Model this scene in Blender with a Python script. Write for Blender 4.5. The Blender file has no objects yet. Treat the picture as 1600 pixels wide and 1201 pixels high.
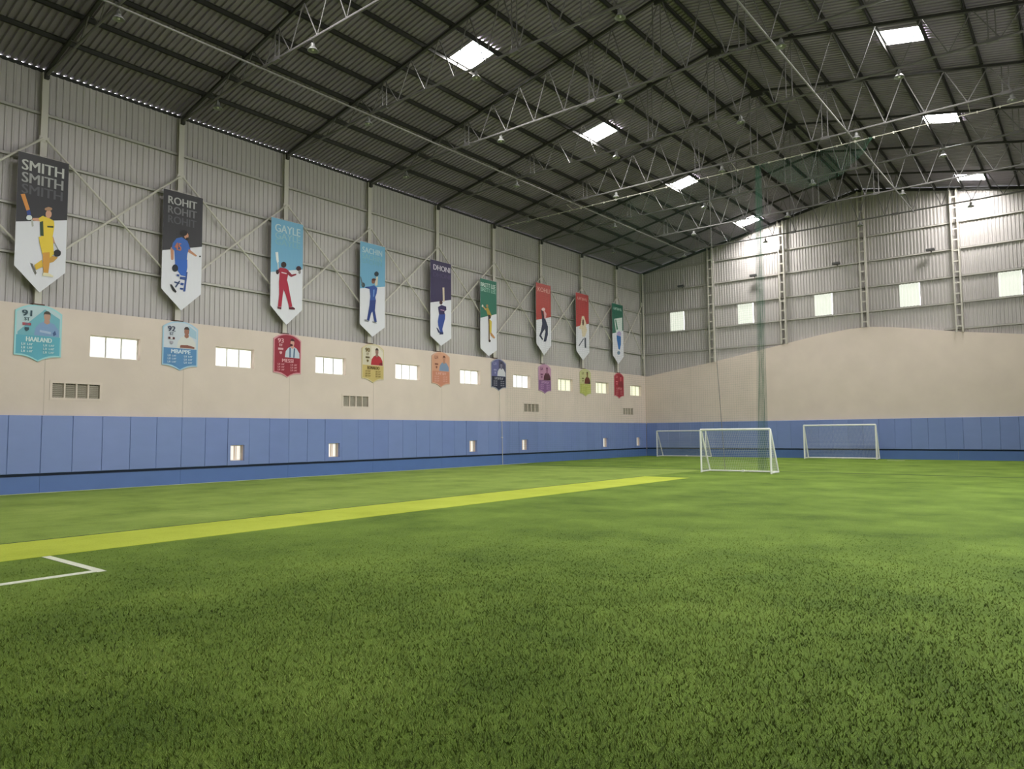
import bpy, math, random
import numpy as np
random.seed(7)
sc = bpy.context.scene
C = sc.collection
PI = math.pi

# ---------------------------------------------------------------- camera, sky, exposure
EYE = 1.7
cam_d = bpy.data.cameras.new('camera')
cam_d.sensor_fit = 'HORIZONTAL'; cam_d.sensor_width = 36.0
cam_d.lens = 36.0 * 1126.5 / 1600.0
cam_d.clip_start = 0.05; cam_d.clip_end = 300
cam = bpy.data.objects.new('camera', cam_d); C.objects.link(cam)
def cam_axes(pitch=.0682, yaw=.6782, roll=-.0088):
    fw = np.array([-math.sin(yaw), math.cos(yaw), 0]); rt = np.array([math.cos(yaw), math.sin(yaw), 0]); up = np.array([0, 0, 1.])
    f2 = fw*math.cos(pitch) + up*math.sin(pitch); u2 = up*math.cos(pitch) - fw*math.sin(pitch)
    return rt*math.cos(roll)+u2*math.sin(roll), u2*math.cos(roll)-rt*math.sin(roll), f2
_r, _u, _f = cam_axes()
from mathutils import Matrix, Vector
cam.matrix_world = Matrix(((_r[0], _u[0], -_f[0], 0), (_r[1], _u[1], -_f[1], 0), (_r[2], _u[2], -_f[2], EYE), (0, 0, 0, 1)))
sc.camera = cam

world = bpy.data.worlds.new('daylight'); sc.world = world; world.use_nodes = True
wb = world.node_tree.nodes['Background']
wb.inputs[0].default_value = (.97, .98, 1.0, 1); wb.inputs[1].default_value = 9.0
SKYLIGHT = 132.0      # daylight coming through the translucent roof sheets
WINDOW = 1.7          # daylight coming through the wall windows
WALLSHEET = 0.75       # translucent squares high in the end wall
vs = sc.view_settings
vs.view_transform = 'Standard'; vs.look = 'None'; vs.gamma = 1.0; vs.use_curve_mapping = False
vs.exposure = 0.0
sc.cycles.use_denoising = True
sc.cycles.max_bounces = 8; sc.cycles.diffuse_bounces = 5; sc.cycles.transparent_max_bounces = 16
sc.cycles.sample_clamp_indirect = 8.0

# ---------------------------------------------------------------- materials
def lin(h):
    v = [int(h[i:i+2], 16)/255 for i in (0, 2, 4)]
    return tuple(c/12.92 if c <= .04045 else ((c+.055)/1.055)**2.4 for c in v)
MATS = {}
def mat(name, rgb, rough=.6, metal=0.0, noise=0.0, nscale=3.0, bump=0.0, bscale=20.0, spec=.4, stretch=(1, 1, 1)):
    if name in MATS: return MATS[name]
    m = bpy.data.materials.new(name); m.use_nodes = True
    nt = m.node_tree; p = nt.nodes['Principled BSDF']
    p.inputs['Base Color'].default_value = (*rgb, 1); p.inputs['Roughness'].default_value = rough
    p.inputs['Metallic'].default_value = metal; p.inputs['Specular IOR Level'].default_value = spec
    if noise or bump:
        tc = nt.nodes.new('ShaderNodeTexCoord'); mp = nt.nodes.new('ShaderNodeMapping')
        mp.inputs['Scale'].default_value = stretch
        nt.links.new(tc.outputs['Object'], mp.inputs['Vector'])
    if noise:
        n = nt.nodes.new('ShaderNodeTexNoise'); n.inputs['Scale'].default_value = nscale; n.inputs['Detail'].default_value = 5
        r = nt.nodes.new('ShaderNodeMapRange'); r.inputs['To Min'].default_value = 1-noise; r.inputs['To Max'].default_value = 1+noise
        r.inputs['From Min'].default_value = .25; r.inputs['From Max'].default_value = .75
        x = nt.nodes.new('ShaderNodeVectorMath'); x.operation = 'SCALE'; x.inputs[0].default_value = rgb
        nt.links.new(mp.outputs[0], n.inputs['Vector']); nt.links.new(n.outputs['Fac'], r.inputs['Value'])
        nt.links.new(r.outputs[0], x.inputs['Scale']); nt.links.new(x.outputs[0], p.inputs['Base Color'])
    if bump:
        n2 = nt.nodes.new('ShaderNodeTexNoise'); n2.inputs['Scale'].default_value = bscale; n2.inputs['Detail'].default_value = 3
        b = nt.nodes.new('ShaderNodeBump'); b.inputs['Strength'].default_value = bump; b.inputs['Distance'].default_value = .02
        nt.links.new(mp.outputs[0], n2.inputs['Vector']); nt.links.new(n2.outputs['Fac'], b.inputs['Height']); nt.links.new(b.outputs[0], p.inputs['Normal'])
    MATS[name] = m; return m
def hexmat(h, k=1.0, rough=.55):
    c3 = lin(h); g = sum(c3)/3
    return mat('print_'+h+('' if k == 1 else '_%d' % int(k*100)), tuple(min(.95, .85*k*(c*.93+g*.07)) for c in c3), rough)
def glow(name, rgb, strength):
    m = bpy.data.materials.new(name); m.use_nodes = True; nt = m.node_tree; p = nt.nodes['Principled BSDF']
    p.inputs['Base Color'].default_value = (.25, .25, .25, 1); p.inputs['Roughness'].default_value = .4
    p.inputs['Emission Color'].default_value = (*rgb, 1); p.inputs['Emission Strength'].default_value = strength
    return m
def turf(name, dark, mid, light, bump=.6):
    m = bpy.data.materials.new(name); m.use_nodes = True; nt = m.node_tree; p = nt.nodes['Principled BSDF']
    p.inputs['Roughness'].default_value = .75; p.inputs['Specular IOR Level'].default_value = .15
    tc = nt.nodes.new('ShaderNodeTexCoord')
    n1 = nt.nodes.new('ShaderNodeTexNoise'); n1.inputs['Scale'].default_value = .55; n1.inputs['Detail'].default_value = 6; n1.inputs['Roughness'].default_value = .65
    n2 = nt.nodes.new('ShaderNodeTexNoise'); n2.inputs['Scale'].default_value = 38; n2.inputs['Detail'].default_value = 4; n2.inputs['Roughness'].default_value = .7
    n3 = nt.nodes.new('ShaderNodeTexNoise'); n3.inputs['Scale'].default_value = 140; n3.inputs['Detail'].default_value = 2
    for n in (n1, n2, n3): nt.links.new(tc.outputs['Object'], n.inputs['Vector'])
    a = nt.nodes.new('ShaderNodeMath'); a.operation = 'MULTIPLY_ADD'; a.inputs[1].default_value = .75
    b = nt.nodes.new('ShaderNodeMath'); b.operation = 'MULTIPLY'; b.inputs[1].default_value = .45
    nt.links.new(n2.outputs['Fac'], b.inputs[0]); nt.links.new(n1.outputs['Fac'], a.inputs[0]); nt.links.new(b.outputs[0], a.inputs[2])
    cr = nt.nodes.new('ShaderNodeValToRGB'); nt.links.new(a.outputs[0], cr.inputs['Fac'])
    e = cr.color_ramp.elements; e[0].position = .42; e[0].color = (*dark, 1); e[1].position = .78; e[1].color = (*light, 1)
    k = cr.color_ramp.elements.new(.58); k.color = (*mid, 1)
    nt.links.new(cr.outputs[0], p.inputs['Base Color'])
    bm = nt.nodes.new('ShaderNodeBump'); bm.inputs['Strength'].default_value = bump; bm.inputs['Distance'].default_value = .03
    nt.links.new(n3.outputs['Fac'], bm.inputs['Height']); nt.links.new(bm.outputs[0], p.inputs['Normal'])
    return m

M_BLOCK = mat('painted_plaster', (.655, .56, .50), .85, noise=.05, nscale=.8, bump=.12, bscale=9, spec=.2)
M_CLAD = mat('grey_sheet_metal', (.445, .415, .41), .45, .0, noise=.08, nscale=.35, stretch=(1, 1, .25), spec=.45)
M_ROOF = mat('dark_roof_sheet', (.225, .195, .25), .5, .0, noise=.18, nscale=.5, spec=.3)
M_STEEL = mat('grey_painted_steel', (.54, .51, .46), .45, .0, spec=.4)
M_GIRT = mat('galvanised_girt', (.46, .44, .41), .45, .0)
M_ROOFSTEEL = mat('roof_steel', (.145, .138, .14), .5, .0, spec=.3)
M_PURLIN = mat('dark_purlin', (.035, .034, .032), .6)
M_BEAM = mat('dark_eave_beam', (.03, .03, .03), .6)
M_RUST = mat('rusty_plate', lin('5b4038'), .8)
M_PAD = [mat('pad_vinyl_%d' % i, c, .42, noise=.03, nscale=1.2, bump=.12, bscale=2.2, stretch=(1, 1, 2.2), spec=.4) for i, c in enumerate([(.178, .245, .50), (.168, .23, .48), (.188, .252, .51), (.173, .238, .50)])]
M_PADLOW = mat('lower_pad_vinyl', (.09, .165, .40), .45, noise=.04, nscale=1.5, bump=.1, bscale=2, spec=.4)
M_FRAME = mat('white_window_frame', (.78, .76, .70), .4)
M_DARK = mat('dark_gap', (.03, .03, .028), .8)
M_NAVY = mat('navy_gap_shade', (.018, .028, .06), .8)  # shade below the upper pads, put into the colour
M_VENT = mat('vent_bars', (.42, .38, .31), .6)
M_VENTBACK = mat('vent_backing', (.16, .145, .12), .9)  # dark brown backing panel behind the louvres
M_PANE = glow('daylit_pane', (1, .99, .93), WINDOW)
M_PANE_Y = glow('daylit_pane_greenish', (1, 1, .70), WINDOW*.55)
M_LOWPANE = glow('daylit_low_pane', (1, .93, .82), .9)
M_LOWCURT = mat('low_opening_shade', lin('c9a884'), .8)
M_SKY = glow('daylit_roof_sheet', (1, .98, .93), SKYLIGHT)
M_SHEET = glow('daylit_wall_sheet', (.95, 1, .84), WALLSHEET)
M_WHITE = mat('white_goal_paint', (.82, .82, .80), .35)
M_NETW = mat('white_net_cord', (.72, .72, .70), .8)
M_NETG = mat('green_net_cord', (.05, .13, .09), .8)
M_CORD = mat('grey_cord', (.16, .16, .15), .7)
M_LAMP = mat('lamp_aluminium', (.22, .22, .22), .4, .0)
M_LAMPD = mat('lamp_dark', (.05, .05, .05), .5)
M_TURF = turf('green_turf', (.085, .15, .019), (.16, .255, .034), (.245, .365, .056))
M_TURF2 = turf('lighter_turf', (.155, .235, .042), (.25, .355, .066), (.35, .46, .10))
M_LIME = turf('lime_turf', (.40, .48, .045), (.50, .58, .065), (.58, .66, .09), .4)
M_LINE = mat('white_turf_line', (.78, .80, .66), .8, noise=.06, nscale=30)
M_PALELINE = mat('pale_turf_line', (.27, .36, .09), .8, noise=.1, nscale=20)
M_SEAM = mat('turf_seam', (.025, .055, .012), .9)

# ---------------------------------------------------------------- mesh helpers
def rootloc(o):
    v = Vector((0, 0, 0))
    while o is not None:
        v = v + o.location; o = o.parent
    return v
class MB:
    def __init__(s): s.v = []; s.f = []; s.m = []
    def add(s, vs_, fs, mi=0):
        n = len(s.v); s.v += [tuple(map(float, q)) for q in vs_]
        for f in fs: s.f.append(tuple(n+i for i in f)); s.m.append(mi)
        return s
    def box(s, a, b, mi=0):
        (x0, y0, z0), (x1, y1, z1) = a, b
        return s.add([(x0, y0, z0), (x1, y0, z0), (x1, y1, z0), (x0, y1, z0), (x0, y0, z1), (x1, y0, z1), (x1, y1, z1), (x0, y1, z1)],
              [(0, 3, 2, 1), (4, 5, 6, 7), (0, 1, 5, 4), (1, 2, 6, 5), (2, 3, 7, 6), (3, 0, 4, 7)], mi)
    def bar(s, p, q, w, h, up=(0, 0, 1), mi=0):
        p = Vector(p); q = Vector(q); d = (q-p).normalized(); u = Vector(up)
        x = d.cross(u).normalized(); u = x.cross(d).normalized(); x *= w/2; u *= h/2
        return s.add([p-x-u, p+x-u, p+x+u, p-x+u, q-x-u, q+x-u, q+x+u, q-x+u], [(0, 1, 2, 3), (7, 6, 5, 4), (0, 4, 5, 1), (1, 5, 6, 2), (2, 6, 7, 3), (3, 7, 4, 0)], mi)
    def tube(s, pts, r, n=8, mi=0, caps=True):
        pts = [Vector(p) for p in pts]; rings = []
        rr = r if isinstance(r, (list, tuple)) else [r]*len(pts)
        for i, p in enumerate(pts):
            d = (pts[min(i+1, len(pts)-1)] - pts[max(i-1, 0)]).normalized()
            u = Vector((0, 0, 1)) if abs(d.z) < .9 else Vector((1, 0, 0))
            x = d.cross(u).normalized(); y = x.cross(d).normalized()
            rings.append([p + (x*math.cos(2*PI*k/n) + y*math.sin(2*PI*k/n))*rr[i] for k in range(n)])
        vv = [q for ring in rings for q in ring]; ff = []
        for i in range(len(pts)-1):
            for k in range(n): ff.append((i*n+k, i*n+(k+1) % n, (i+1)*n+(k+1) % n, (i+1)*n+k))
        if caps: ff.append(tuple(reversed(range(n)))); ff.append(tuple((len(pts)-1)*n+k for k in range(n)))
        return s.add(vv, ff, mi)
    def lathe(s, c, prof, n=16, mi=0):
        vv = []; ff = []
        for (r, z) in prof:
            for k in range(n): vv.append((c[0]+r*math.cos(2*PI*k/n), c[1]+r*math.sin(2*PI*k/n), c[2]+z))
        for i in range(len(prof)-1):
            for k in range(n): ff.append((i*n+k, i*n+(k+1) % n, (i+1)*n+(k+1) % n, (i+1)*n+k))
        ff.append(tuple(reversed(range(n)))); ff.append(tuple((len(prof)-1)*n+k for k in range(n)))
        return s.add(vv, ff, mi)
    def mesh(s, name, mats, off=(0, 0, 0), smooth=False):
        me = bpy.data.meshes.new(name)
        ox, oy, oz = off
        me.from_pydata([(x-ox, y-oy, z-oz) for x, y, z in s.v], [], s.f)
        for m in (mats if isinstance(mats, (list, tuple)) else [mats]): me.materials.append(m)
        if any(s.m): me.polygons.foreach_set('material_index', s.m)
        if smooth: me.polygons.foreach_set('use_smooth', [True]*len(me.polygons))
        me.update(); return me
    def build(s, name, mats, parent=None, loc=None, smooth=False):
        off = rootloc(parent) if parent is not None else Vector(loc or (0, 0, 0))
        o = bpy.data.objects.new(name, s.mesh(name, mats, off, smooth)); C.objects.link(o)
        if parent is not None: o.parent = parent
        else: o.location = off
        return o
def link(name, me, parent=None, loc=(0, 0, 0)):
    o = bpy.data.objects.new(name, me); C.objects.link(o); o.location = loc
    if parent is not None: o.parent = parent
    return o
def tag(o, label=None, cat=None, group=None, kind=None):
    if label: o['label'] = label
    if cat: o['category'] = cat
    if group: o['group'] = group
    if kind: o['kind'] = kind
    return o
def thing(name, loc, label, cat, group=None):
    o = bpy.data.objects.new(name, None); C.objects.link(o); o.location = loc; o.empty_display_size = .2
    return tag(o, label, cat, group)
ORD = ['first', 'second', 'third', 'fourth', 'fifth', 'sixth', 'seventh', 'eighth', 'ninth', 'tenth', 'eleventh', 'twelfth']

def slab(u0, u1, v0, v1, holes, put, mb, mi=0, vtop=None):
    """a slab in the (u, v) plane with rectangular through holes; put(u, v, s) -> xyz, s=0 face s=1 back; vtop(u) bends the top edge"""
    us = sorted(set([u0, u1]+[h[0] for h in holes]+[h[1] for h in holes]+([] if vtop is None else vtop[0])))
    vs2 = sorted(set([v0, v1]+[h[2] for h in holes]+[h[3] for h in holes]))
    us = [u for u in us if u0 <= u <= u1]
    nu, nv = len(us), len(vs2)
    def vv(i, j):
        if vtop is not None and j == nv-1: return vtop[1](us[i])
        return vs2[j]
    solid = [[not any(h[0] <= (us[i]+us[i+1])/2 <= h[1] and h[2] <= (vs2[j]+vs2[j+1])/2 <= h[3] for h in holes) for j in range(nv-1)] for i in range(nu-1)]
    P = lambda i, j, s: put(us[i], vv(i, j), s)
    for i in range(nu-1):
        for j in range(nv-1):
            if not solid[i][j]: continue
            mb.add([P(i, j, 0), P(i+1, j, 0), P(i+1, j+1, 0), P(i, j+1, 0)], [(0, 1, 2, 3)], mi)
            mb.add([P(i, j, 1), P(i+1, j, 1), P(i+1, j+1, 1), P(i, j+1, 1)], [(3, 2, 1, 0)], mi)
            for (di, dj, a, b) in ((-1, 0, (i, j), (i, j+1)), (1, 0, (i+1, j), (i+1, j+1)), (0, -1, (i, j), (i+1, j)), (0, 1, (i, j+1), (i+1, j+1))):
                ii, jj = i+di, j+dj
                if 0 <= ii < nu-1 and 0 <= jj < nv-1 and solid[ii][jj]: continue
                mb.add([P(*a, 0), P(*b, 0), P(*b, 1), P(*a, 1)], [(0, 1, 2, 3)], mi)
    return mb

def corrugate(t0, t1, pitch, depth, put, span, holes, mb, flat=.45):
    """trapezoid sheet: ribs repeat along t; each strip spans span(t) -> (a, b); holes (t0,t1,a0,a1) cut it; put(t, a, d)"""
    n = int(round((t1-t0)/pitch)); prof = []
    for k in range(n):
        b = t0+k*pitch
        prof += [(b, 0), (b+pitch*flat, 0), (b+pitch*(flat+.1), depth), (b+pitch*.9, depth)]
    prof.append((t0+n*pitch, 0))
    for (ta, da), (tb, db) in zip(prof[:-1], prof[1:]):
        tm = (ta+tb)/2; sa = span(ta); sb = span(tb); cuts = [(0, 1)]
        segs = [(None, None)]
        hs = sorted([h for h in holes if h[0] <= tm <= h[1]], key=lambda h: h[2])
        cur = None; out = []
        for h in hs: out.append((cur, h[2])); cur = h[3]
        out.append((cur, None))
        for (a, b) in out:
            a0, a1 = (sa[0], sb[0]) if a is None else (a, a)
            b0, b1 = (sa[1], sb[1]) if b is None else (b, b)
            mb.add([put(ta, a0, da), put(tb, a1, db), put(tb, b1, db), put(ta, b0, da)], [(0, 1, 2, 3)])
    return mb

# ---------------------------------------------------------------- dimensions of the hall (metres)
XF = -25.70          # inner face of the left block wall
XC = -25.95          # plane of the left cladding
YF = 47.55           # inner face of the end block wall
YC = 47.75           # plane of the end wall cladding
XR = 4.5             # right wall
Y0 = -9.0            # wall behind the viewer
RX = -10.7           # ridge
ZB = 5.87            # top of the left block wall
def zroof(x): return 16.66 - .2*abs(x-RX)
COLY = [8.15+4.45*i for i in range(-1, 9)]          # columns of the left wall, nearest first
PURL = [-24.15+1.325*k for k in range(11)]
PURL = PURL + [2*RX-x for x in reversed(PURL)]
SKYL = [(-17.48, -16.24, y) for y in (1.0, 9.9, 18.85, 27.6, 36.3, 45.75)] + [(-5.16, -3.92, y) for y in (27.5, 36.1, 45.7)]  # nearest left panel is out of view, added to light wall and turf

# ---------------------------------------------------------------- floor
floor = MB().box((XF-.3, Y0, -.2), (XR+.1, YF+.3, 0)).build('floor', M_TURF)
tag(floor, 'green artificial turf pitch covering the whole hall floor', 'turf', kind='structure')
def ground(name, x0, x1, y0, y1, m, h=.004, label=None):
    o = MB().box((x0, y0, -.02), (x1, y1, h)).build(name, m, floor)
    if label: o['label'] = label
    return o
ground('side_turf', XF+.06, -13.72, Y0+.5, 30.9, M_TURF2, .002, 'lighter green turf between lime strip and wall')
ground('lime_strip', -13.72, -11.83, Y0+.5, 25.2, M_LIME, .005, 'broad lime green strip')
ground('white_line', -11.80, -9.90, 3.90, 4.01, M_LINE, .006, 'white turf line')
ground('white_line', -10.06, -9.93, -6.0, 3.90, M_LINE, .006, 'white turf line')
ground('white_line', XF+.16, XF+.23, -6.0, 33.0, M_LINE, .006, 'thin white line along the wall foot')
ground('pale_line', -24.5, -9.6, 38.30, 38.48, M_PALELINE, .005)
ground('white_line', -9.3, -8.4, 45.55, 45.63, M_LINE, .006)
ground('turf_seam', -25.2, 4.0, 31.00, 31.22, M_SEAM, .003)
ground('turf_seam', -13.80, -13.72, -6.0, 25.2, M_SEAM, .004)

yard = MB().box((-70, -60, -.6), (70, 110, -.3)).build('ground_outside', mat('yard_concrete', (.30, .29, .27), .9, noise=.1, nscale=.3))
tag(yard, 'pale yard surface around the hall, outside its walls', 'ground', kind='structure')
# ---------------------------------------------------------------- left wall
WINY = [9.70, 14.08, 18.57, 23.09, 27.58, 32.02, 36.45, 40.80, 45.38]
WW = 1.60; WZ0, WZ1 = 4.35, 5.10
VENTY = [8.58, 19.99, 32.94, 44.25]
LOWY = [14.68, 19.20, 28.15, 32.62, 41.42, 45.95]
LW_, LZ0, LZ1 = .58, .77, 1.36
holes = [(y, y+WW, WZ0, WZ1) for y in WINY] + [(y, y+1.5, 2.93, 3.49) for y in VENTY] + [(y, y+LW_, LZ0, LZ1) for y in LOWY]
mb = slab(Y0, YF+.35, 0, ZB, holes, lambda u, v, s: (XF-.4*s, u, v), MB())
wall_left = mb.build('wall_left', M_BLOCK)
tag(wall_left, 'long left wall, beige plaster below and grey ribbed sheet above', 'wall', kind='structure')
mb = corrugate(Y0, YC+.2, .2, .03, lambda t, a, d: (XC+d, t, a), lambda t: (ZB-.05, 13.50), [], MB(), .58)
mb.build('ribbed_cladding', M_CLAD, wall_left)
MB().box((XC-.12, Y0, ZB-.06), (XF+.003, YF, ZB-.0)).build('ledge', M_BLOCK, wall_left)
for z in (7.46, 9.0, 10.54, 12.10):
    m2 = MB(); m2.box((XC+.04, Y0, z-.05), (XC+.11, YC, z-.035)); m2.box((XC+.095, Y0, z-.05), (XC+.11, YC, z+.05)); m2.box((XC+.04, Y0, z+.035), (XC+.11, YC, z+.05))
    m2.build('girt', M_GIRT, wall_left)
for y in COLY[1:]:
    MB().box((XF-.01, y+.24, 2.42), (XF+.004, y+.262, ZB-.06)).build('wall_joint', mat('joint_line', (.54, .46, .40), .9), wall_left)  # narrow plaster joints, slightly darker than the wall
MB().box((XC-.02, Y0, 13.50), (XC+.05, YC, zroof(XC)-.012)).build('eave_beam', M_BEAM, wall_left)

# ---------------------------------------------------------------- end wall
def ztop_back(u):
    pts = [(-26.2, 5.75), (-25.25, 5.86), (-22.99, 6.19), (-20.71, 6.49), (-18.06, 6.94), (-15.7, 7.35), (-13.29, 7.76), (-11.6, 7.97), (-10.4, 8.0), (-9.3, 7.88), (-7.9, 7.65), (-5.76, 7.26), (-2.72, 6.84), (0, 6.45), (5, 5.8)]
    return float(np.interp(u, [p[0] for p in pts], [p[1] for p in pts]))
mb = slab(XF-.4, XR+.1, 0, 5.0, [], lambda u, v, s: (u, YF+.35*s, v), MB(), vtop=([-25.25+.6*k for k in range(50)], ztop_back))
wall_back = mb.build('wall_back', M_BLOCK)
tag(wall_back, 'far end wall, beige plaster rising to a low arch under grey ribbed sheet', 'wall', kind='structure')
BWX = [-23.62, -18.6, -13.56, -8.66, -3.74, 1.2]
BW, BZ0, BZ1 = 1.08, 9.03, 10.36
bh = [(x, x+BW, BZ0, BZ1) for x in BWX]
corrugate(XC-.1, XR+.2, .18, .035, lambda t, a, d: (t, YC-d, a), lambda t: (max(5.4, ztop_back(t)-.25), zroof(t)-.03), bh, MB()).build('ribbed_cladding', M_CLAD, wall_back)
for z in (7.45, 8.95, 10.46, 12.05, 13.6):
    # the two lowest girts stop where the plaster rises above them
    def left_of(z):
        xs = [x/20 for x in range(-519, 90)]
        ok = [x for x in xs if ztop_back(x) < z-.06 and zroof(x) > z+.12 and x > XC+.1]
        runs = []
        for x in ok:
            if runs and x-runs[-1][1] < .06: runs[-1][1] = x
            else: runs.append([x, x])
        return runs
    for a, b in left_of(z):
        m2 = MB(); m2.box((a, YC-.11, z-.05), (b, YC-.095, z+.05)); m2.box((a, YC-.11, z-.05), (b, YC-.035, z-.035)); m2.box((a, YC-.11, z+.035), (b, YC-.035, z+.05))
        m2.build('girt', M_GIRT, wall_back)
for x in (-22.1,):
    MB().box((x, YF-.004, 2.42), (x+.03, YF+.01, 6.25)).build('wall_joint', MATS['joint_line'], wall_back)
for s in (-1, 1):
    xe = XC if s < 0 else XR+.1
    m2 = MB(); m2.bar((RX, YC-.16, zroof(RX)-.13), (xe, YC-.16, zroof(xe)-.13), .1, .16); m2.build('gable_rafter', M_BEAM, wall_back)

# walls the picture does not show, closing the hall
side = [(y+.25, y+4.2, 5.0, 11.0) for y in COLY[:6]]      # openings invented in the unseen right wall, to light the left wall
wr = slab(Y0, YC+.3, 0, zroof(XR)-.02, side, lambda u, v, s: (XR+.2*s, u, v), MB()).build('wall_right', M_CLAD)
tag(wr, 'right side wall beyond the picture edge, with openings added to let daylight in', 'wall', kind='structure')
wf = slab(XF-.4, XR+.2, 0, 5, [], lambda u, v, s: (u, Y0-.2*s, v), MB(), vtop=([RX], lambda u: zroof(u)-.02)).build('wall_front', M_CLAD)
tag(wf, 'wall behind the viewer', 'wall', kind='structure')

# ---------------------------------------------------------------- roof
RH = .055
hl = [(y-.58, y+.58, a, b) for a, b, y in SKYL if a < RX]; hr = [(y-.58, y+.58, a, b) for a, b, y in SKYL if a > RX]
mb = MB()
corrugate(Y0-.2, YC+.2, .2, RH, lambda t, a, d: (a, t, zroof(a)+d), lambda t: (XC-.05, RX), hl, mb, .56)
corrugate(Y0-.2, YC+.2, .2, RH, lambda t, a, d: (a, t, zroof(a)+d), lambda t: (RX, XR+.2), hr, mb, .56)
ceiling = mb.build('ceiling', M_ROOF)
tag(ceiling, 'dark ribbed sheet roof pitched to a central ridge', 'roof', kind='structure')
MB().add([(RX-.3, Y0, zroof(RX-.3)+.07), (RX, Y0, zroof(RX)+.10), (RX+.3, Y0, zroof(RX+.3)+.07), (RX-.3, YC, zroof(RX-.3)+.07), (RX, YC, zroof(RX)+.10), (RX+.3, YC, zroof(RX+.3)+.07)], [(0, 1, 4, 3), (1, 2, 5, 4)]).build('ridge_cap', M_ROOF, ceiling)
for x in PURL:
    z = zroof(x)-.08; s = 1 if x < RX else -1
    m2 = MB()
    m2.box((x-.006, Y0, z-.075), (x+.006, YC-.05, z+.075)); m2.box((x-.045, Y0, z-.075), (x+.006, YC-.05, z-.063)); m2.box((x-.006, Y0, z+.063), (x+.045, YC-.05, z+.075))
    m2.build('purlin', M_PURLIN, ceiling)

# translucent roof sheets
for row, lab in ((-1, 'left'), (1, 'right')):
    ys = sorted(y for a, b, y in SKYL if (a < RX) == (row < 0))
    vis = [y for y in ys if y > 15]
    for y in ys:
        a, b = [(a, b) for a, b, yy in SKYL if yy == y and (a < RX) == (row < 0)][0]
        if y in vis:
            k = len(vis)-1-vis.index(y)
            pos = 'nearest the far end wall' if k == 0 else ORD[k]+' from the far end wall'
            lb = 'glowing translucent roof panel in the %s row, %s' % (lab, pos)
        else: lb = 'glowing translucent roof panel of the left row, above the picture edge' if y > 5 else 'glowing translucent roof panel added to the left row, overhead behind the picture edge'
        t = thing('skylight', ((a+b)/2, y, zroof((a+b)/2)), lb, 'skylight', 'translucent roof panels')
        corrugate(y-.58, y+.58, .193, .05, lambda tt, aa, d: (aa, tt, zroof(aa)+d+.005), lambda tt: (a-.04, b+.04), [], MB(), .4).build('translucent_sheet', M_SKY, t)
        for yy in (y-.57, y+.57): MB().bar((a, yy, zroof(a)-.005), (b, yy, zroof(b)-.005), .03, .02).build('edge_trim', M_ROOFSTEEL, t)

# ---------------------------------------------------------------- roof trusses
ZBC = 13.62
def ztc(x): return 16.44 - .2*abs(x-RX)
BL = [-11.95-1.39*k for k in range(9)]; BR = [-9.87+1.37*k for k in range(10)]
bot = sorted(BL+BR)
def zbc(x):
    e = 5.3
    if x < -20.4: return ZBC - (-20.4-x)*.055
    if x > -1.0: return ZBC - (x+1.0)*.055
    return ZBC
tops = [(bot[i]+bot[i+1])/2 for i in range(len(bot)-1)]
tops = [RX-.02 if abs(t-RX) < .5 else t for t in tops]
tops = [bot[0]-.7]+tops+[bot[-1]+.7]
truss_parts = []
def tp(name, mbx, m=M_ROOFSTEEL): truss_parts.append((name, mbx.mesh('truss_'+name, m)))
tp('bottom_chord', MB().tube([(XF+.02, 0, 13.33), (-20.4, 0, ZBC), (-1.0, 0, ZBC), (XR-.1, 0, 13.33)], .043, 8))
for s, xe in ((-1, XF+.02), (1, XR-.1)): tp('top_chord', MB().bar((xe, 0, ztc(xe)), (RX, 0, ztc(RX)), .09, .09), M_PURLIN)
for i, b in enumerate(bot):
    for t in (tops[i], tops[i+1]): tp('web_bar', MB().tube([(b, 0, zbc(b)), (t, 0, ztc(t))], .02, 6))
for x in (-19.72, -19.50, -13.62, -13.42, -11.03, -10.74, -8.08, -7.86, -1.95, -1.75): tp('web_bar', MB().tube([(x, 0, zbc(x)), (x, 0, ztc(x))], .02, 6))
for x in (-19.61, -13.52, -7.97, -1.85): tp('splice_plate', MB().box((x-.16, -.05, ZBC-.06), (x+.16, .05, ZBC+.06)))
tp('ridge_plate', MB().box((RX-.25, -.03, 16.2), (RX+.25, .03, 16.42)), M_PURLIN)
for s, xe in ((-1, XF), (1, XR-.12)): tp('heel_plate', MB().box((xe-.1 if s < 0 else xe, -.06, 13.2), (xe+.12 if s < 0 else xe+.1, .06, 13.48)), M_PURLIN)
for x in PURL: tp('cleat', MB().box((x-.07, -.07, zroof(x)-.19), (x+.07, .07, zroof(x)-.14)), M_PURLIN)
TR = COLY[1:]
for i, y in enumerate(TR):
    k = len(TR)-1-i
    t = thing('roof_truss', (0, y, 0), 'steel tube roof truss, %s' % ('nearest the far end wall' if k == 0 else ORD[k]+' from the far end wall'), 'truss', 'roof trusses')
    for n, me in truss_parts: link(n, me, t)
for x, lb in ((-20.4, 'long steel tie pipe running lengthwise below the left roof slope'), (-7.08, 'long steel tie pipe running lengthwise just right of the ridge')):
    o = MB().tube([(x, Y0+.1, ZBC-.06), (x, 43.9, ZBC-.06)], .032, 8).build('tie_pipe', mat('tie_pipe_paint', (.21, .20, .20), .5), None, (x, 20, ZBC-.06)); tag(o, lb, 'pipe', 'lengthwise tie pipes')
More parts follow.
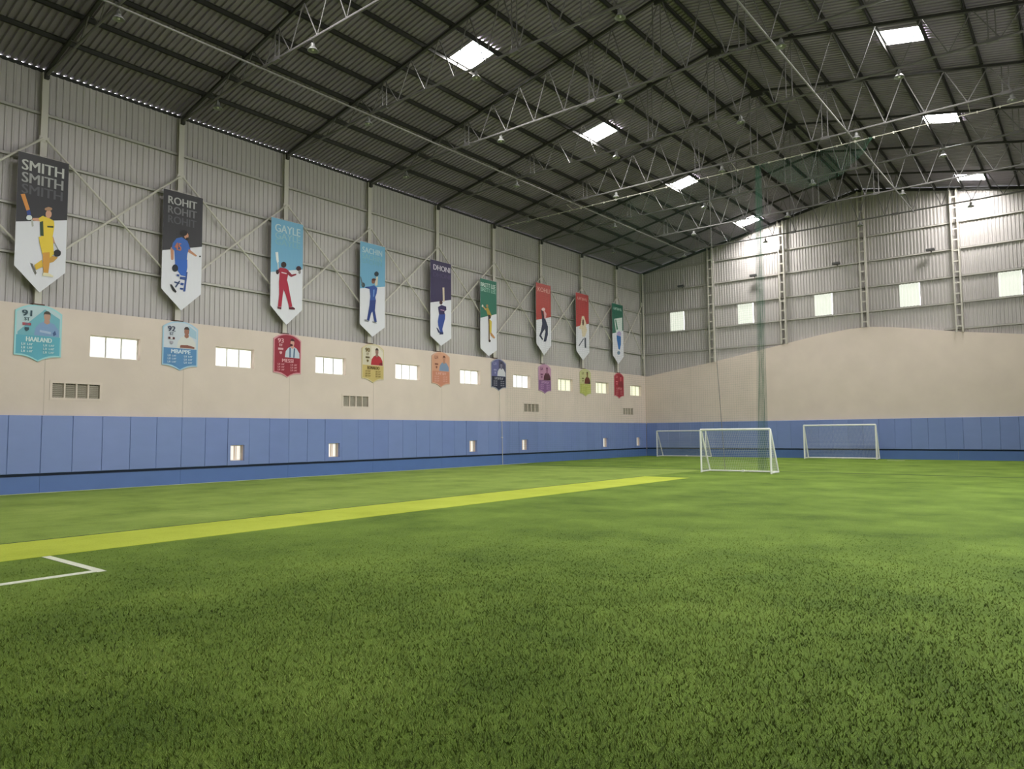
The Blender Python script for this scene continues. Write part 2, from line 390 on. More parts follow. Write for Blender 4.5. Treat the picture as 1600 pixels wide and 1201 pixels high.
# ---------------------------------------------------------------- steel columns of the left wall
BANNER_LOOK = ['the black banner with the yellow-clad batter', 'the black banner with the blue-clad batter', 'the sky-blue banner with the red-clad batter', 'the sky-blue banner with the blue-clad batter', 'the purple banner', 'the green banner with the yellow-clad bowler', 'the red banner with the dark-clad player', 'the red banner with the cream-clad player', 'the green banner with the blue-clad player']
def column_mesh():
    m2 = MB()
    m2.box((XF-.025, -.1, ZB), (XF-.01, .1, 13.42)); m2.box((XC+.05, -.1, ZB), (XC+.065, .1, 13.42)); m2.box((XC+.065, -.006, ZB), (XF-.025, .006, 13.42))
    return m2.mesh('column_shaft', M_STEEL)
cm = column_mesh()
pm = MB().box((XC+.0, -.17, ZB-.001), (XF+.05, .17, ZB+.035)).mesh('column_plate', M_RUST)
for i, y in enumerate(COLY):
    lb = 'grey steel wall column behind '+BANNER_LOOK[i-1] if i else 'grey steel wall column just outside the left picture edge'
    t = thing('steel_column', (0, y, 0), lb, 'column', 'left wall columns'); link('shaft', cm, t); link('base_plate', pm, t)
t = thing('steel_column', (XF+.1, YF-.12, 0), 'slim grey steel column in the far left corner', 'column')
MB().box((XF-.18, YF-.16, ZB), (XF-.12, YF+.02, 13.5)).build('channel', M_STEEL, t); MB().box((XF-.02, YF-.16, ZB), (XF+.04, YF+.02, 13.5)).build('channel', M_STEEL, t); MB().box((XF-.12, YF-.05, ZB), (XF-.02, YF, 13.5)).build('web', M_DARK, t)
# cross braces between the columns
for i in range(len(COLY)-1+1):
    y0 = COLY[i]; y1 = COLY[i+1] if i+1 < len(COLY) else YF-.15
    if i == 0: lb = 'steel cross brace left of '+BANNER_LOOK[0]
    elif i+1 < len(COLY): lb = 'steel cross brace just right of '+BANNER_LOOK[i-1]
    else: lb = 'steel cross brace in the bay nearest the far corner'
    t = thing('cross_brace', (XF+.02, (y0+y1)/2, 9.2), lb, 'brace', 'wall cross braces')
    MB().tube([(XF+.03, y0+.06, 11.22), (XF+.03, y1-.06, 7.2)], .036, 8).build('brace_tube', M_STEEL, t)
    MB().tube([(XF+.075, y1-.06, 11.22), (XF+.075, y0+.06, 7.2)], .036, 8).build('brace_tube', M_STEEL, t)
    for yy, s in ((y0, 1), (y1, -1)):
        for z in (11.22, 7.2): MB().box((XF-.005, min(yy, yy+s*.14), z-.09), (XF+.008, max(yy, yy+s*.14), z+.09)).build('gusset', M_STEEL, t)
# latticed columns of the end wall
for i, x in enumerate([-25.28+4.906*k for k in (1, 2, 3, 4, 5)]):
    zb = ztop_back(x)-.02; zt = zroof(x)-.2
    lb = 'latticed steel column on the far end wall, %s from the left corner' % ORD[i]
    t = thing('lattice_column', (x, YF, zb), lb, 'column', 'far wall columns')
    for s in (-1, 1):
        m2 = MB(); m2.box((x+s*.155-.04, YF-.16, zb), (x+s*.155+.04, YF-.148, zt)); m2.box((x+s*.195-.006, YF-.16, zb), (x+s*.195+.006, YF+.1, zt)); m2.build('channel', M_STEEL, t)
    n = int((zt-zb)/.62)
    for k in range(n): MB().box((x-.15, YF-.146, zb+.3+k*.62), (x+.15, YF-.135, zb+.38+k*.62)).build('batten', M_STEEL, t)

# ---------------------------------------------------------------- windows
FIG = [
 [('e0913a',[(7.49,9.21),(7.6,9.25),(7.75,8.79),(7.66,8.73)]),
  ('27408f',[(7.66,8.73),(7.75,8.79),(7.79,8.62),(7.69,8.58)]),
  ('b9b9b0',[(7.79,8.48),(7.84,8.49),(7.87,8.29),(7.82,8.26)]),
  ('dfe6e6',[(7.82,8.55),(7.81,8.5),(7.78,8.47),(7.74,8.45),(7.7,8.45),(7.67,8.47),(7.66,8.51),(7.67,8.55),(7.69,8.59),(7.74,8.61),(7.78,8.61),(7.81,8.58)]),
  ('d9a184',[(7.85,8.46),(7.83,8.47),(7.82,8.5),(7.83,8.53),(7.85,8.54),(8.04,8.59),(8.07,8.58),(8.09,8.55),(8.07,8.5),(8.04,8.48)]),
  ('f0cf20',[(7.99,8.57),(8.12,8.68),(8.19,8.53),(8.05,8.44)]),
  ('f0cf20',[(8.08,8.66),(8.26,8.65),(8.42,8.58),(8.44,8.42),(8.4,8.04),(8.08,7.99),(8.05,8.33)]),
  ('24442c',[(8.03,8.45),(8.12,8.51),(8.15,8.03),(8.06,8.03)]),
  ('3a4a20',[(8.24,8.38),(8.41,8.41),(8.41,8.35),(8.24,8.33)]),
  ('d9a184',[(8.35,8.78),(8.34,8.71),(8.31,8.66),(8.27,8.63),(8.22,8.64),(8.19,8.68),(8.18,8.74),(8.19,8.81),(8.22,8.86),(8.26,8.89),(8.3,8.88),(8.34,8.84)]),
  ('b58a66',[(8.36,8.95),(8.35,8.92),(8.31,8.88),(8.26,8.86),(8.2,8.86),(8.16,8.87),(8.15,8.9),(8.16,8.93),(8.2,8.96),(8.25,8.99),(8.31,8.99),(8.35,8.98)]),
  ('d9a184',[(8.36,8.02),(8.36,8.05),(8.38,8.07),(8.4,8.07),(8.42,8.06),(8.47,7.89),(8.47,7.87),(8.45,7.85),(8.44,7.85),(8.42,7.86)]),
  ('8c8c88',[(8.45,7.87),(8.45,7.88),(8.46,7.89),(8.46,7.89),(8.47,7.89),(8.59,7.67),(8.59,7.66),(8.58,7.65),(8.57,7.65),(8.57,7.65)]),
  ('1b1b1f',[(8.65,7.58),(8.64,7.52),(8.6,7.47),(8.55,7.45),(8.49,7.45),(8.45,7.49),(8.43,7.54),(8.45,7.6),(8.49,7.65),(8.54,7.68),(8.59,7.67),(8.64,7.64)]),
  ('c9952a',[(8.33,7.45),(8.57,7.43),(8.44,7.26),(8.34,7.21)]),
  ('e3b921',[(8.12,7.27),(8.16,7.06),(7.97,6.92),(7.92,7.07)]),
  ('efce22',[(8.01,7.98),(8.4,8.06),(8.45,7.51),(8.3,7.32),(8.13,7.45),(8.05,7.76)]),
  ('d89a2c',[(8.14,7.5),(8.33,7.55),(8.34,7.25),(8.31,6.86),(8.18,6.85),(8.15,7.17)]),
  ('6d6a60',[(7.81,7.11),(7.87,7.1),(7.99,6.82),(7.96,6.78)]),
  ('e8dfb8',[(8.16,6.87),(8.31,6.88),(8.46,6.81),(8.44,6.77),(8.15,6.77)]),
  ],
 [('c98c6a',[(12.15,8.42),(12.17,8.47),(12.21,8.5),(12.25,8.49),(12.27,8.45),(12.27,8.07),(12.26,8.04),(12.23,8.02),(12.19,8.02),(12.18,8.05)]),
  ('2a5fb8',[(12.66,8.61),(12.65,8.67),(12.69,8.73),(12.75,8.74),(12.8,8.71),(12.88,8.55),(12.88,8.5),(12.85,8.45),(12.79,8.43),(12.75,8.46)]),
  ('c98c6a',[(12.77,8.43),(12.74,8.46),(12.75,8.51),(12.79,8.54),(12.83,8.54),(13.11,8.37),(13.13,8.35),(13.12,8.33),(13.1,8.31),(13.08,8.31)]),
  ('1d1d22',[(13.28,8.35),(13.28,8.33),(13.26,8.32),(13.25,8.31),(13.23,8.31),(13.22,8.32),(13.21,8.34),(13.22,8.35),(13.23,8.37),(13.24,8.38),(13.26,8.37),(13.27,8.36)]),
  ('2f66bd',[(12.36,8.84),(12.55,8.92),(12.76,8.83),(12.84,8.64),(12.77,8.34),(12.75,8.09),(12.32,8.01),(12.29,8.37),(12.19,8.45),(12.23,8.64)]),
  ('c98c6a',[(12.8,9.02),(12.79,8.96),(12.76,8.91),(12.72,8.89),(12.68,8.9),(12.65,8.93),(12.64,8.98),(12.65,9.04),(12.68,9.09),(12.72,9.11),(12.76,9.11),(12.79,9.07)]),
  ('1c1818',[(12.75,9.12),(12.73,9.05),(12.68,9.0),(12.61,8.97),(12.54,8.97),(12.49,9.0),(12.47,9.06),(12.49,9.12),(12.54,9.17),(12.61,9.2),(12.68,9.2),(12.73,9.17)]),
  ('1c1818',[(12.81,8.91),(12.81,8.89),(12.78,8.86),(12.76,8.85),(12.73,8.85),(12.7,8.87),(12.7,8.89),(12.7,8.91),(12.72,8.94),(12.75,8.95),(12.78,8.95),(12.8,8.94)]),
  ('1f63c8',[(12.32,8.05),(12.77,8.13),(12.78,7.84),(12.72,7.51),(12.54,7.52),(12.43,7.66),(12.33,7.77)]),
  ('17202c',[(12.44,7.76),(12.43,7.69),(12.39,7.64),(12.33,7.61),(12.27,7.62),(12.23,7.66),(12.22,7.73),(12.23,7.79),(12.27,7.85),(12.32,7.88),(12.38,7.87),(12.42,7.83)]),
  ('2b4f9a',[(12.52,7.47),(12.72,7.48),(12.71,7.38),(12.51,7.37)]),
  ('2b4f9a',[(12.54,7.25),(12.66,7.25),(12.64,7.16),(12.53,7.16)]),
  ('2b4f9a',[(12.74,7.67),(12.79,7.68),(12.72,6.95),(12.64,6.94)]),
  ('26406e',[(12.31,7.21),(12.3,7.22),(12.3,7.24),(12.31,7.25),(12.33,7.26),(12.49,7.24),(12.5,7.23),(12.51,7.21),(12.5,7.19),(12.48,7.19)]),
  ('26406e',[(12.39,7.06),(12.37,7.04),(12.35,7.05),(12.34,7.06),(12.34,7.08),(12.47,7.29),(12.49,7.31),(12.51,7.31),(12.52,7.29),(12.51,7.27)]),
  ('2b4f9a',[(12.39,7.53),(12.49,7.54),(12.48,7.46),(12.39,7.47)]),
  ('2b4f9a',[(12.52,7.06),(12.64,7.06),(12.62,6.99),(12.51,7.0)]),
  ('15151a',[(12.16,7.13),(12.22,7.13),(12.4,6.9),(12.36,6.85),(12.25,6.92)]),
  ],
 [('e6ebe8',[(16.4,9.11),(16.52,9.14),(16.56,8.75),(16.49,8.67),(16.44,8.81)]),
  ('d8d8cc',[(16.5,8.7),(16.5,8.71),(16.52,8.72),(16.53,8.72),(16.54,8.71),(16.56,8.45),(16.55,8.44),(16.54,8.43),(16.53,8.43),(16.52,8.44)]),
  ('8d1730',[(16.56,8.46),(16.61,8.5),(16.66,8.5),(16.69,8.46),(16.68,8.42),(16.55,8.25),(16.52,8.22),(16.48,8.22),(16.45,8.25),(16.46,8.29)]),
  ('2a1519',[(16.56,8.33),(16.55,8.28),(16.53,8.24),(16.5,8.22),(16.47,8.23),(16.44,8.26),(16.43,8.31),(16.44,8.36),(16.46,8.4),(16.49,8.41),(16.53,8.41),(16.55,8.38)]),
  ('b01738',[(16.61,8.52),(16.88,8.53),(17.02,8.47),(16.99,8.26),(16.94,8.0),(16.58,7.95),(16.6,8.23)]),
  ('e8d0d4',[(16.7,8.31),(16.68,8.32),(16.68,8.33),(16.69,8.35),(16.71,8.35),(16.92,8.34),(16.94,8.33),(16.94,8.32),(16.93,8.31),(16.91,8.3)]),
  ('33201d',[(16.91,8.69),(16.9,8.62),(16.85,8.57),(16.79,8.54),(16.72,8.55),(16.67,8.58),(16.66,8.64),(16.67,8.71),(16.72,8.76),(16.78,8.79),(16.85,8.78),(16.89,8.75)]),
  ('8d1730',[(16.93,8.32),(16.91,8.37),(16.93,8.42),(16.98,8.44),(17.03,8.44),(17.18,8.32),(17.2,8.29),(17.19,8.25),(17.14,8.22),(17.1,8.23)]),
  ('8d1730',[(17.16,8.22),(17.12,8.22),(17.09,8.24),(17.09,8.28),(17.13,8.31),(17.35,8.39),(17.38,8.39),(17.39,8.38),(17.39,8.35),(17.37,8.33)]),
  ('3a1622',[(17.62,8.66),(17.61,8.6),(17.56,8.55),(17.5,8.53),(17.44,8.53),(17.39,8.56),(17.37,8.61),(17.39,8.67),(17.43,8.71),(17.5,8.74),(17.56,8.73),(17.6,8.7)]),
  ('8f8a8c',[(17.6,8.5),(17.59,8.46),(17.57,8.42),(17.54,8.41),(17.51,8.41),(17.48,8.44),(17.48,8.48),(17.48,8.52),(17.51,8.56),(17.54,8.57),(17.57,8.57),(17.59,8.54)]),
  ('b3123a',[(16.57,7.97),(16.96,8.03),(17.02,7.81),(17.21,7.0),(17.07,6.94),(16.9,7.43),(16.79,7.65),(16.76,7.45),(16.7,6.91),(16.54,6.91),(16.59,7.42)]),
  ('5f1325',[(16.52,6.9),(16.7,6.9),(16.69,6.81),(16.52,6.82)]),
  ('5f1325',[(17.05,6.94),(17.23,6.99),(17.34,6.94),(17.33,6.88),(17.06,6.86)]),
  ],
 [('d8cdb6',[(21.67,8.95),(21.69,8.99),(21.73,9.0),(21.76,8.99),(21.77,8.96),(21.75,8.62),(21.72,8.58),(21.66,8.56),(21.6,8.57),(21.59,8.62)]),
  ('24323a',[(21.82,9.13),(21.8,9.07),(21.75,9.02),(21.69,8.99),(21.62,9.0),(21.57,9.03),(21.55,9.09),(21.57,9.15),(21.62,9.2),(21.68,9.23),(21.75,9.22),(21.8,9.19)]),
  ('8a5a44',[(21.6,8.75),(21.59,8.69),(21.55,8.65),(21.49,8.62),(21.44,8.63),(21.4,8.66),(21.39,8.72),(21.4,8.78),(21.44,8.83),(21.49,8.85),(21.55,8.84),(21.59,8.81)]),
  ('5a2d22',[(21.65,8.84),(21.64,8.81),(21.59,8.78),(21.53,8.76),(21.46,8.76),(21.41,8.77),(21.4,8.8),(21.41,8.83),(21.46,8.86),(21.53,8.88),(21.59,8.88),(21.64,8.87)]),
  ('2c4a8c',[(21.31,8.47),(21.36,8.46),(21.38,8.42),(21.35,8.37),(21.3,8.35),(21.06,8.35),(21.03,8.35),(21.02,8.38),(21.03,8.41),(21.07,8.42)]),
  ('3c4c52',[(21.01,8.49),(21.0,8.43),(20.96,8.38),(20.91,8.36),(20.85,8.37),(20.82,8.4),(20.8,8.46),(20.81,8.52),(20.85,8.57),(20.9,8.59),(20.96,8.58),(20.99,8.55)]),
  ('5b6a6c',[(20.73,8.81),(20.73,8.82),(20.75,8.83),(20.76,8.83),(20.78,8.82),(20.91,8.45),(20.91,8.42),(20.88,8.41),(20.86,8.41),(20.84,8.42)]),
  ('2d55a6',[(21.26,8.45),(21.53,8.56),(21.73,8.46),(21.69,8.2),(21.61,8.02),(21.65,7.86),(21.29,7.81),(21.32,8.02)]),
  ('6f9be0',[(21.49,8.34),(21.57,8.37),(21.54,8.05),(21.48,8.0)]),
  ('223c86',[(21.29,7.83),(21.65,7.88),(21.61,7.6),(21.59,7.39),(21.71,6.88),(21.56,6.84),(21.44,7.33),(21.37,7.24),(21.25,6.85),(21.11,6.85),(21.22,7.34),(21.27,7.6)]),
  ('8d8f92',[(20.98,6.91),(21.11,6.92),(21.26,6.87),(21.19,6.81),(21.0,6.83)]),
  ('8d8f92',[(21.43,6.88),(21.59,6.87),(21.71,6.84),(21.68,6.8),(21.44,6.83)]),
  ],
 [('d8c7b0',[(26.02,9.14),(26.15,9.17),(26.17,8.44),(26.05,8.42)]),
  ('4a2e35',[(26.03,8.38),(26.01,8.32),(25.97,8.27),(25.91,8.25),(25.85,8.26),(25.8,8.29),(25.79,8.34),(25.8,8.4),(25.85,8.45),(25.91,8.47),(25.97,8.46),(26.01,8.43)]),
  ('322a5c',[(25.69,8.1),(25.94,8.24),(26.28,8.2),(26.3,8.03),(26.15,7.92),(26.21,7.72),(25.79,7.65),(25.73,7.9)]),
  ('b88fae',[(25.89,7.96),(25.86,7.97),(25.86,7.99),(25.88,8.01),(25.9,8.01),(26.14,8.0),(26.16,7.99),(26.17,7.97),(26.15,7.96),(26.12,7.95)]),
  ('2c4a9c',[(25.76,7.73),(26.21,7.79),(26.19,7.55),(26.0,7.02),(26.06,6.78),(25.85,6.8),(25.7,7.16),(25.67,7.36)]),
  ('26305e',[(25.56,7.05),(25.67,7.02),(25.87,6.8),(25.7,6.8)]),
  ('26305e',[(25.78,6.85),(26.07,6.86),(26.06,6.75),(25.79,6.71)]),
  ],
 [('c9a06a',[(29.4,8.48),(29.41,8.45),(29.39,8.42),(29.35,8.41),(29.31,8.42),(29.1,8.58),(29.09,8.6),(29.1,8.62),(29.13,8.63),(29.15,8.62)]),
  ('d8d8d0',[(29.17,8.62),(29.16,8.59),(29.13,8.56),(29.1,8.54),(29.06,8.55),(29.04,8.57),(29.03,8.6),(29.04,8.64),(29.07,8.67),(29.1,8.69),(29.14,8.68),(29.16,8.66)]),
  ('b08a5c',[(29.57,8.68),(29.56,8.63),(29.52,8.6),(29.48,8.58),(29.43,8.58),(29.4,8.61),(29.39,8.65),(29.4,8.7),(29.43,8.73),(29.48,8.75),(29.52,8.74),(29.56,8.72)]),
  ('b89a3a',[(29.35,8.51),(29.55,8.59),(29.84,8.19),(29.78,8.05),(29.56,8.07)]),
  ('d8bf3c',[(29.63,7.99),(29.86,7.85),(29.82,7.21),(29.69,7.15),(29.64,7.57)]),
  ('6a5030',[(29.55,7.98),(29.66,7.96),(29.67,6.77),(29.58,6.76),(29.58,7.65)]),
  ('35252c',[(29.54,8.2),(29.75,8.18),(29.77,8.01),(29.57,7.94)]),
  ('c98e5a',[(29.7,7.21),(29.85,7.21),(30.13,6.99),(30.05,6.92),(29.76,7.06)]),
  ('3a2a26',[(29.75,6.77),(29.74,6.73),(29.7,6.7),(29.66,6.69),(29.61,6.69),(29.58,6.72),(29.57,6.76),(29.58,6.79),(29.61,6.83),(29.66,6.84),(29.7,6.83),(29.74,6.81)]),
  ],
 [('4a2730',[(34.4,9.1),(34.61,9.08),(34.77,8.58),(34.53,8.5)]),
  ('e0a9ae',[(34.69,9.14),(34.96,8.91),(34.89,8.6),(34.73,8.62)]),
  ('e6c8c8',[(34.83,9.16),(34.8,9.11),(34.73,9.07),(34.64,9.04),(34.55,9.05),(34.48,9.07),(34.46,9.12),(34.49,9.17),(34.55,9.21),(34.64,9.24),(34.74,9.24),(34.8,9.21)]),
  ('333652',[(34.48,8.59),(34.84,8.59),(35.09,8.14),(35.07,7.65),(34.89,7.22),(34.63,7.19),(34.83,7.8),(34.79,7.97),(34.53,7.73),(34.39,7.54),(34.58,7.34),(34.49,7.27),(34.19,7.5),(34.37,7.8),(34.51,8.25)]),
  ],
 [('e8d8b8',[(38.84,9.25),(39.1,9.28),(39.35,8.81),(39.29,8.62),(39.45,8.41),(39.16,7.93),(38.86,7.9),(38.77,8.38),(38.48,8.4),(38.72,8.74)]),
  ('6a4030',[(39.08,8.87),(39.06,8.76),(39.02,8.67),(38.97,8.64),(38.92,8.66),(38.88,8.74),(38.87,8.84),(38.89,8.95),(38.93,9.04),(38.98,9.07),(39.03,9.05),(39.07,8.98)]),
  ('3c4256',[(38.48,7.26),(38.45,7.25),(38.41,7.25),(38.39,7.26),(38.4,7.28),(38.93,7.78),(38.97,7.8),(39.01,7.8),(39.03,7.78),(39.02,7.76)]),
  ('4a4e5e',[(39.1,7.87),(39.29,7.87),(39.3,7.21),(39.11,7.22)]),
  ],
 [('dce8e4',[(42.89,9.55),(43.98,9.77),(43.94,8.83),(43.11,8.61)]),
  ('2f7d63',[(43.01,9.51),(43.14,9.54),(43.38,8.88),(43.19,8.81)]),
  ('b9a8d4',[(43.81,8.59),(43.77,8.49),(43.65,8.41),(43.5,8.37),(43.35,8.38),(43.24,8.44),(43.21,8.53),(43.25,8.63),(43.36,8.71),(43.51,8.76),(43.66,8.75),(43.77,8.69)]),
  ('2d6fb8',[(43.16,8.44),(43.76,8.41),(43.74,7.89),(43.57,7.44),(43.37,7.52),(43.21,8.09)]),
  ('6f8aa4',[(43.62,7.25),(43.59,7.18),(43.51,7.13),(43.41,7.1),(43.3,7.11),(43.23,7.15),(43.2,7.22),(43.23,7.29),(43.31,7.34),(43.42,7.37),(43.52,7.36),(43.59,7.32)]),
  ],
]
CARD_LOOK = ['cyan', 'blue and white', 'crimson', 'gold', 'salmon', 'navy', 'purple', 'lime', 'red']
for i, y in enumerate(WINY):
    lb = 'three-pane daylit window right of the %s shield board' % CARD_LOOK[i]
    t = thing('window_%d' % (i+1), (XF-.2, y+WW/2, WZ0), lb, 'window', 'left wall windows'); t['kind'] = 'structure'
    xg = XF-.20; m2 = MB(); fw = .045
    m2.box((xg-.03, y, WZ0), (xg+.03, y+WW, WZ0+fw)); m2.box((xg-.03, y, WZ1-fw), (xg+.03, y+WW, WZ1)); m2.box((xg-.03, y, WZ0+fw), (xg+.03, y+fw, WZ1-fw)); m2.box((xg-.03, y+WW-fw, WZ0+fw), (xg+.03, y+WW, WZ1-fw))
    m2.build('frame', M_FRAME, t)
    pw = (WW-2*fw)/3
    for k in range(3):
        a = y+fw+k*pw
        MB().box((xg-.012, a+.006, WZ0+fw), (xg+.004, a+pw-.006, WZ1-fw)).build('pane', M_PANE if i < 6 else M_PANE_Y, t)
        if k: MB().box((xg-.02, a-.024, WZ0+fw), (xg+.022, a+.024, WZ1-fw)).build('mullion', mat('window_mullion', (.45, .45, .42), .5), t)
LBL_LOW = ['first', 'second', 'third', 'fourth', 'fifth', 'sixth']
for i, y in enumerate(LOWY):
    lb = 'small daylit hatch low in the left wall padding, %s from the left' % LBL_LOW[i]
    t = thing('window_%d' % (i+10), (XF, y+LW_/2, LZ0), lb, 'window', 'low hatches'); t['kind'] = 'structure'
    xg = XF-.16; m2 = MB(); fw = .03
    for a, b in (((y, LZ0), (y+LW_, LZ0+fw)), ((y, LZ1-fw), (y+LW_, LZ1)), ((y, LZ0), (y+fw, LZ1)), ((y+LW_-fw, LZ0), (y+LW_, LZ1))): m2.box((xg-.03, a[0], a[1]), (xg+.03, b[0], b[1]))
    m2.build('frame', M_FRAME, t)
    MB().box((xg-.02, y+fw, LZ0+fw), (xg-.005, y+LW_-fw, LZ1-fw)).build('pane', M_LOWPANE, t)
    MB().box((xg-.01, y+LW_*.50, LZ0+fw), (xg+.012, y+LW_*.56, LZ1-fw)).build('mullion', M_LOWCURT, t)
    MB().box((xg-.01, y+LW_*.64, LZ0+fw), (xg+.012, y+LW_*.68, LZ1-fw)).build('mullion', M_LOWCURT, t)
for i, x in enumerate(BWX[:5]):
    lb = 'glowing translucent square high in the far end wall, %s from the left corner' % ORD[i]
    t = thing('window_%d' % (i+16), (x+BW/2, YC, BZ0), lb, 'window', 'translucent squares'); t['kind'] = 'structure'
    corrugate(x-.03, x+BW+.03, .18, .03, lambda tt, a, d: (tt, YC+.02-d, a), lambda tt: (BZ0-.03, BZ1+.03), [], MB()).build('translucent_sheet', M_SHEET, t)
x = BWX[5]
t = thing('window_21', (x+BW/2, YC, BZ0), 'translucent square in the far end wall beyond the right picture edge', 'window'); t['kind'] = 'structure'
corrugate(x-.03, x+BW+.03, .18, .03, lambda tt, a, d: (tt, YC+.02-d, a), lambda tt: (BZ0-.03, BZ1+.03), [], MB()).build('translucent_sheet', M_SHEET, t)

# ---------------------------------------------------------------- ventilation grilles
VLOOK = ['below and right of the cyan shield board', 'left of and below the gold shield board', 'between the navy and purple shield boards, lower down', 'below and right of the last red shield board']
for i, y in enumerate(VENTY):
    t = thing('vent_grille', (XF, y+.75, 2.93), 'four-cell ventilation grille in beige wall, '+VLOOK[i], 'vent', 'wall ventilation grilles')
    z0, z1 = 2.93, 3.49; m2 = MB(); fw = .05; xx = XF+.015
    for a, b in (((y-.03, z0-.03), (y+1.53, z0+fw)), ((y-.03, z1-fw), (y+1.53, z1+.03)), ((y-.03, z0+fw), (y+fw, z1-fw)), ((y+1.5-fw, z0+fw), (y+1.53, z1-fw))): m2.box((XF-.1, a[0], a[1]), (xx, b[0], b[1]))
    m2.build('frame', M_BLOCK, t)
    MB().box((XF-.30, y+.005, z0+.005), (XF-.26, y+1.495, z1-.005)).build('backing', M_VENTBACK, t)
    cw = (1.5-2*fw)/4
    for k in range(4):
        a = y+fw+k*cw
        if k: MB().box((XF-.12, a-.025, z0+fw), (xx-.003, a+.025, z1-fw)).build('divider', M_BLOCK, t)
        m2 = MB()
        for q in range(7):
            z = z0+fw+.035+q*.06; m2.add([(XF-.02, a+.025, z-.02), (XF-.02, a+cw-.025, z-.02), (XF-.07, a+cw-.025, z+.025), (XF-.07, a+.025, z+.025), (XF-.02, a+.025, z-.012), (XF-.02, a+cw-.025, z-.012), (XF-.07, a+cw-.025, z+.033), (XF-.07, a+.025, z+.033)], [(0, 1, 2, 3), (7, 6, 5, 4), (0, 4, 5, 1), (3, 2, 6, 7)])
        for q in range(3): yy = a+cw*(q+1)/4; m2.box((XF-.05, yy-.006, z0+fw), (XF-.035, yy+.006, z1-fw))
        m2.build('louvre', M_VENT, t)

# ---------------------------------------------------------------- wall padding
PZ0, PZ1 = .60, 2.40
def pad(mbx, u0, u1, put, hole=None):
    e = .013
    if hole:
        slab(u0+.003, u1-.003, PZ0, PZ1, [hole], lambda u, v, s: put(u, v, .12*(1-s)), mbx); return mbx
    a, b = u0+.003, u1-.003
    mbx.add([put(a, PZ0, 0), put(b, PZ0, 0), put(b, PZ1, 0), put(a, PZ1, 0), put(a, PZ0, .10), put(b, PZ0, .10), put(b, PZ1, .10), put(a, PZ1, .10),
             put(a+e, PZ0+e, .112), put(b-e, PZ0+e, .112), put(b-e, PZ1-e, .112), put(a+e, PZ1-e, .112)],
            [(0, 1, 5, 4), (1, 2, 6, 5), (2, 3, 7, 6), (3, 0, 4, 7), (4, 5, 9, 8), (5, 6, 10, 9), (6, 7, 11, 10), (7, 4, 8, 11), (8, 9, 10, 11), (3, 2, 1, 0)])
    return mbx
t = thing('wall_padding', (XF, 20, 0), 'blue vinyl padding panels along the foot of the left wall', 'wall padding')
putL = lambda u, v, d: (XF+d, u, v)
y = 7.44-.89*12; k = 0
while y < YF-.15:
    y1 = min(y+.89, YF-.13); h = [(q, q+LW_, LZ0, LZ1) for q in LOWY if y < q+.2 < y1]
    pad(MB(), y, y1, putL, h[0] if h else None).build('pad_panel', M_PAD[random.choice((0, 0, 1, 2, 3))], t); y = y1; k += 1
for i in range(len(COLY)-1+2):
    a = COLY[0]-4.45+4.45*i+.2; b = min(a+4.45, YF-.05)
    MB().box((XF, a+.004, 0.0), (XF+.045, b-.004, PZ0-.085)).build('lower_pad', M_PADLOW, t)
MB().box((XF, COLY[0]-4.2, PZ0-.085), (XF+.02, YF-.05, PZ0)).build('painted_gap_shade', M_NAVY, t)  # dark navy strip paints the shade under the overhanging pads
t = thing('wall_padding', (-10, YF, 0), 'blue vinyl padding panels along the foot of the far end wall', 'wall padding')
putB = lambda u, v, d: (u, YF-d, v)
x = XF+.13
while x < XR-.1:
    x1 = min(x+.862, XR-.02); pad(MB(), x, x1, putB).build('pad_panel', M_PAD[random.choice((0, 0, 1, 2, 3))], t); x = x1
x = XF+.06
while x < XR-.1:
    x1 = min(x+4.9, XR-.02); MB().box((x+.004, YF-.045, 0), (x1-.004, YF, PZ0-.085)).build('lower_pad', M_PADLOW, t); x = x1
MB().box((XF+.1, YF-.02, PZ0-.085), (XR-.05, YF, PZ0)).build('painted_gap_shade', M_NAVY, t)

# ---------------------------------------------------------------- lettering and flat print helpers
TXT = {}
def text_shape(body, bold=.012):
    if (body, bold) in TXT: return TXT[(body, bold)]
    cu = bpy.data.curves.new('lettering', 'FONT'); cu.body = body; cu.size = 1; cu.offset = bold; cu.resolution_u = 3
    ob = bpy.data.objects.new('lettering', cu); C.objects.link(ob)
    dg = bpy.context.evaluated_depsgraph_get()
    me = bpy.data.meshes.new_from_object(ob.evaluated_get(dg))
    vv = [tuple(v.co)[:2] for v in me.vertices]; ff = [tuple(p.vertices) for p in me.polygons]
    bpy.data.objects.remove(ob); bpy.data.curves.remove(cu); bpy.data.meshes.remove(me)
    x0 = min(v[0] for v in vv); x1 = max(v[0] for v in vv); y0 = min(v[1] for v in vv); y1 = max(v[1] for v in vv)
    vv = [((a-x0)/(x1-x0), (b-y0)/(y1-y0)) for a, b in vv]
    TXT[(body, bold)] = (vv, ff); return TXT[(body, bold)]
def letter_on_left_wall(parent, body, y0, y1, z0, z1, x, m, bold=1.0):
    vv, ff = text_shape(body, 0.0)
    mb = MB(); sw = .045*(z1-z0)*bold
    for q in ((0,) if not bold else (-1, 0, 1)):
        mb.add([(x+q*.0004, y0+a*(y1-y0)+q*sw, z0+b*(z1-z0)) for a, b in vv], ff)
    return mb.build('lettering', m, parent)
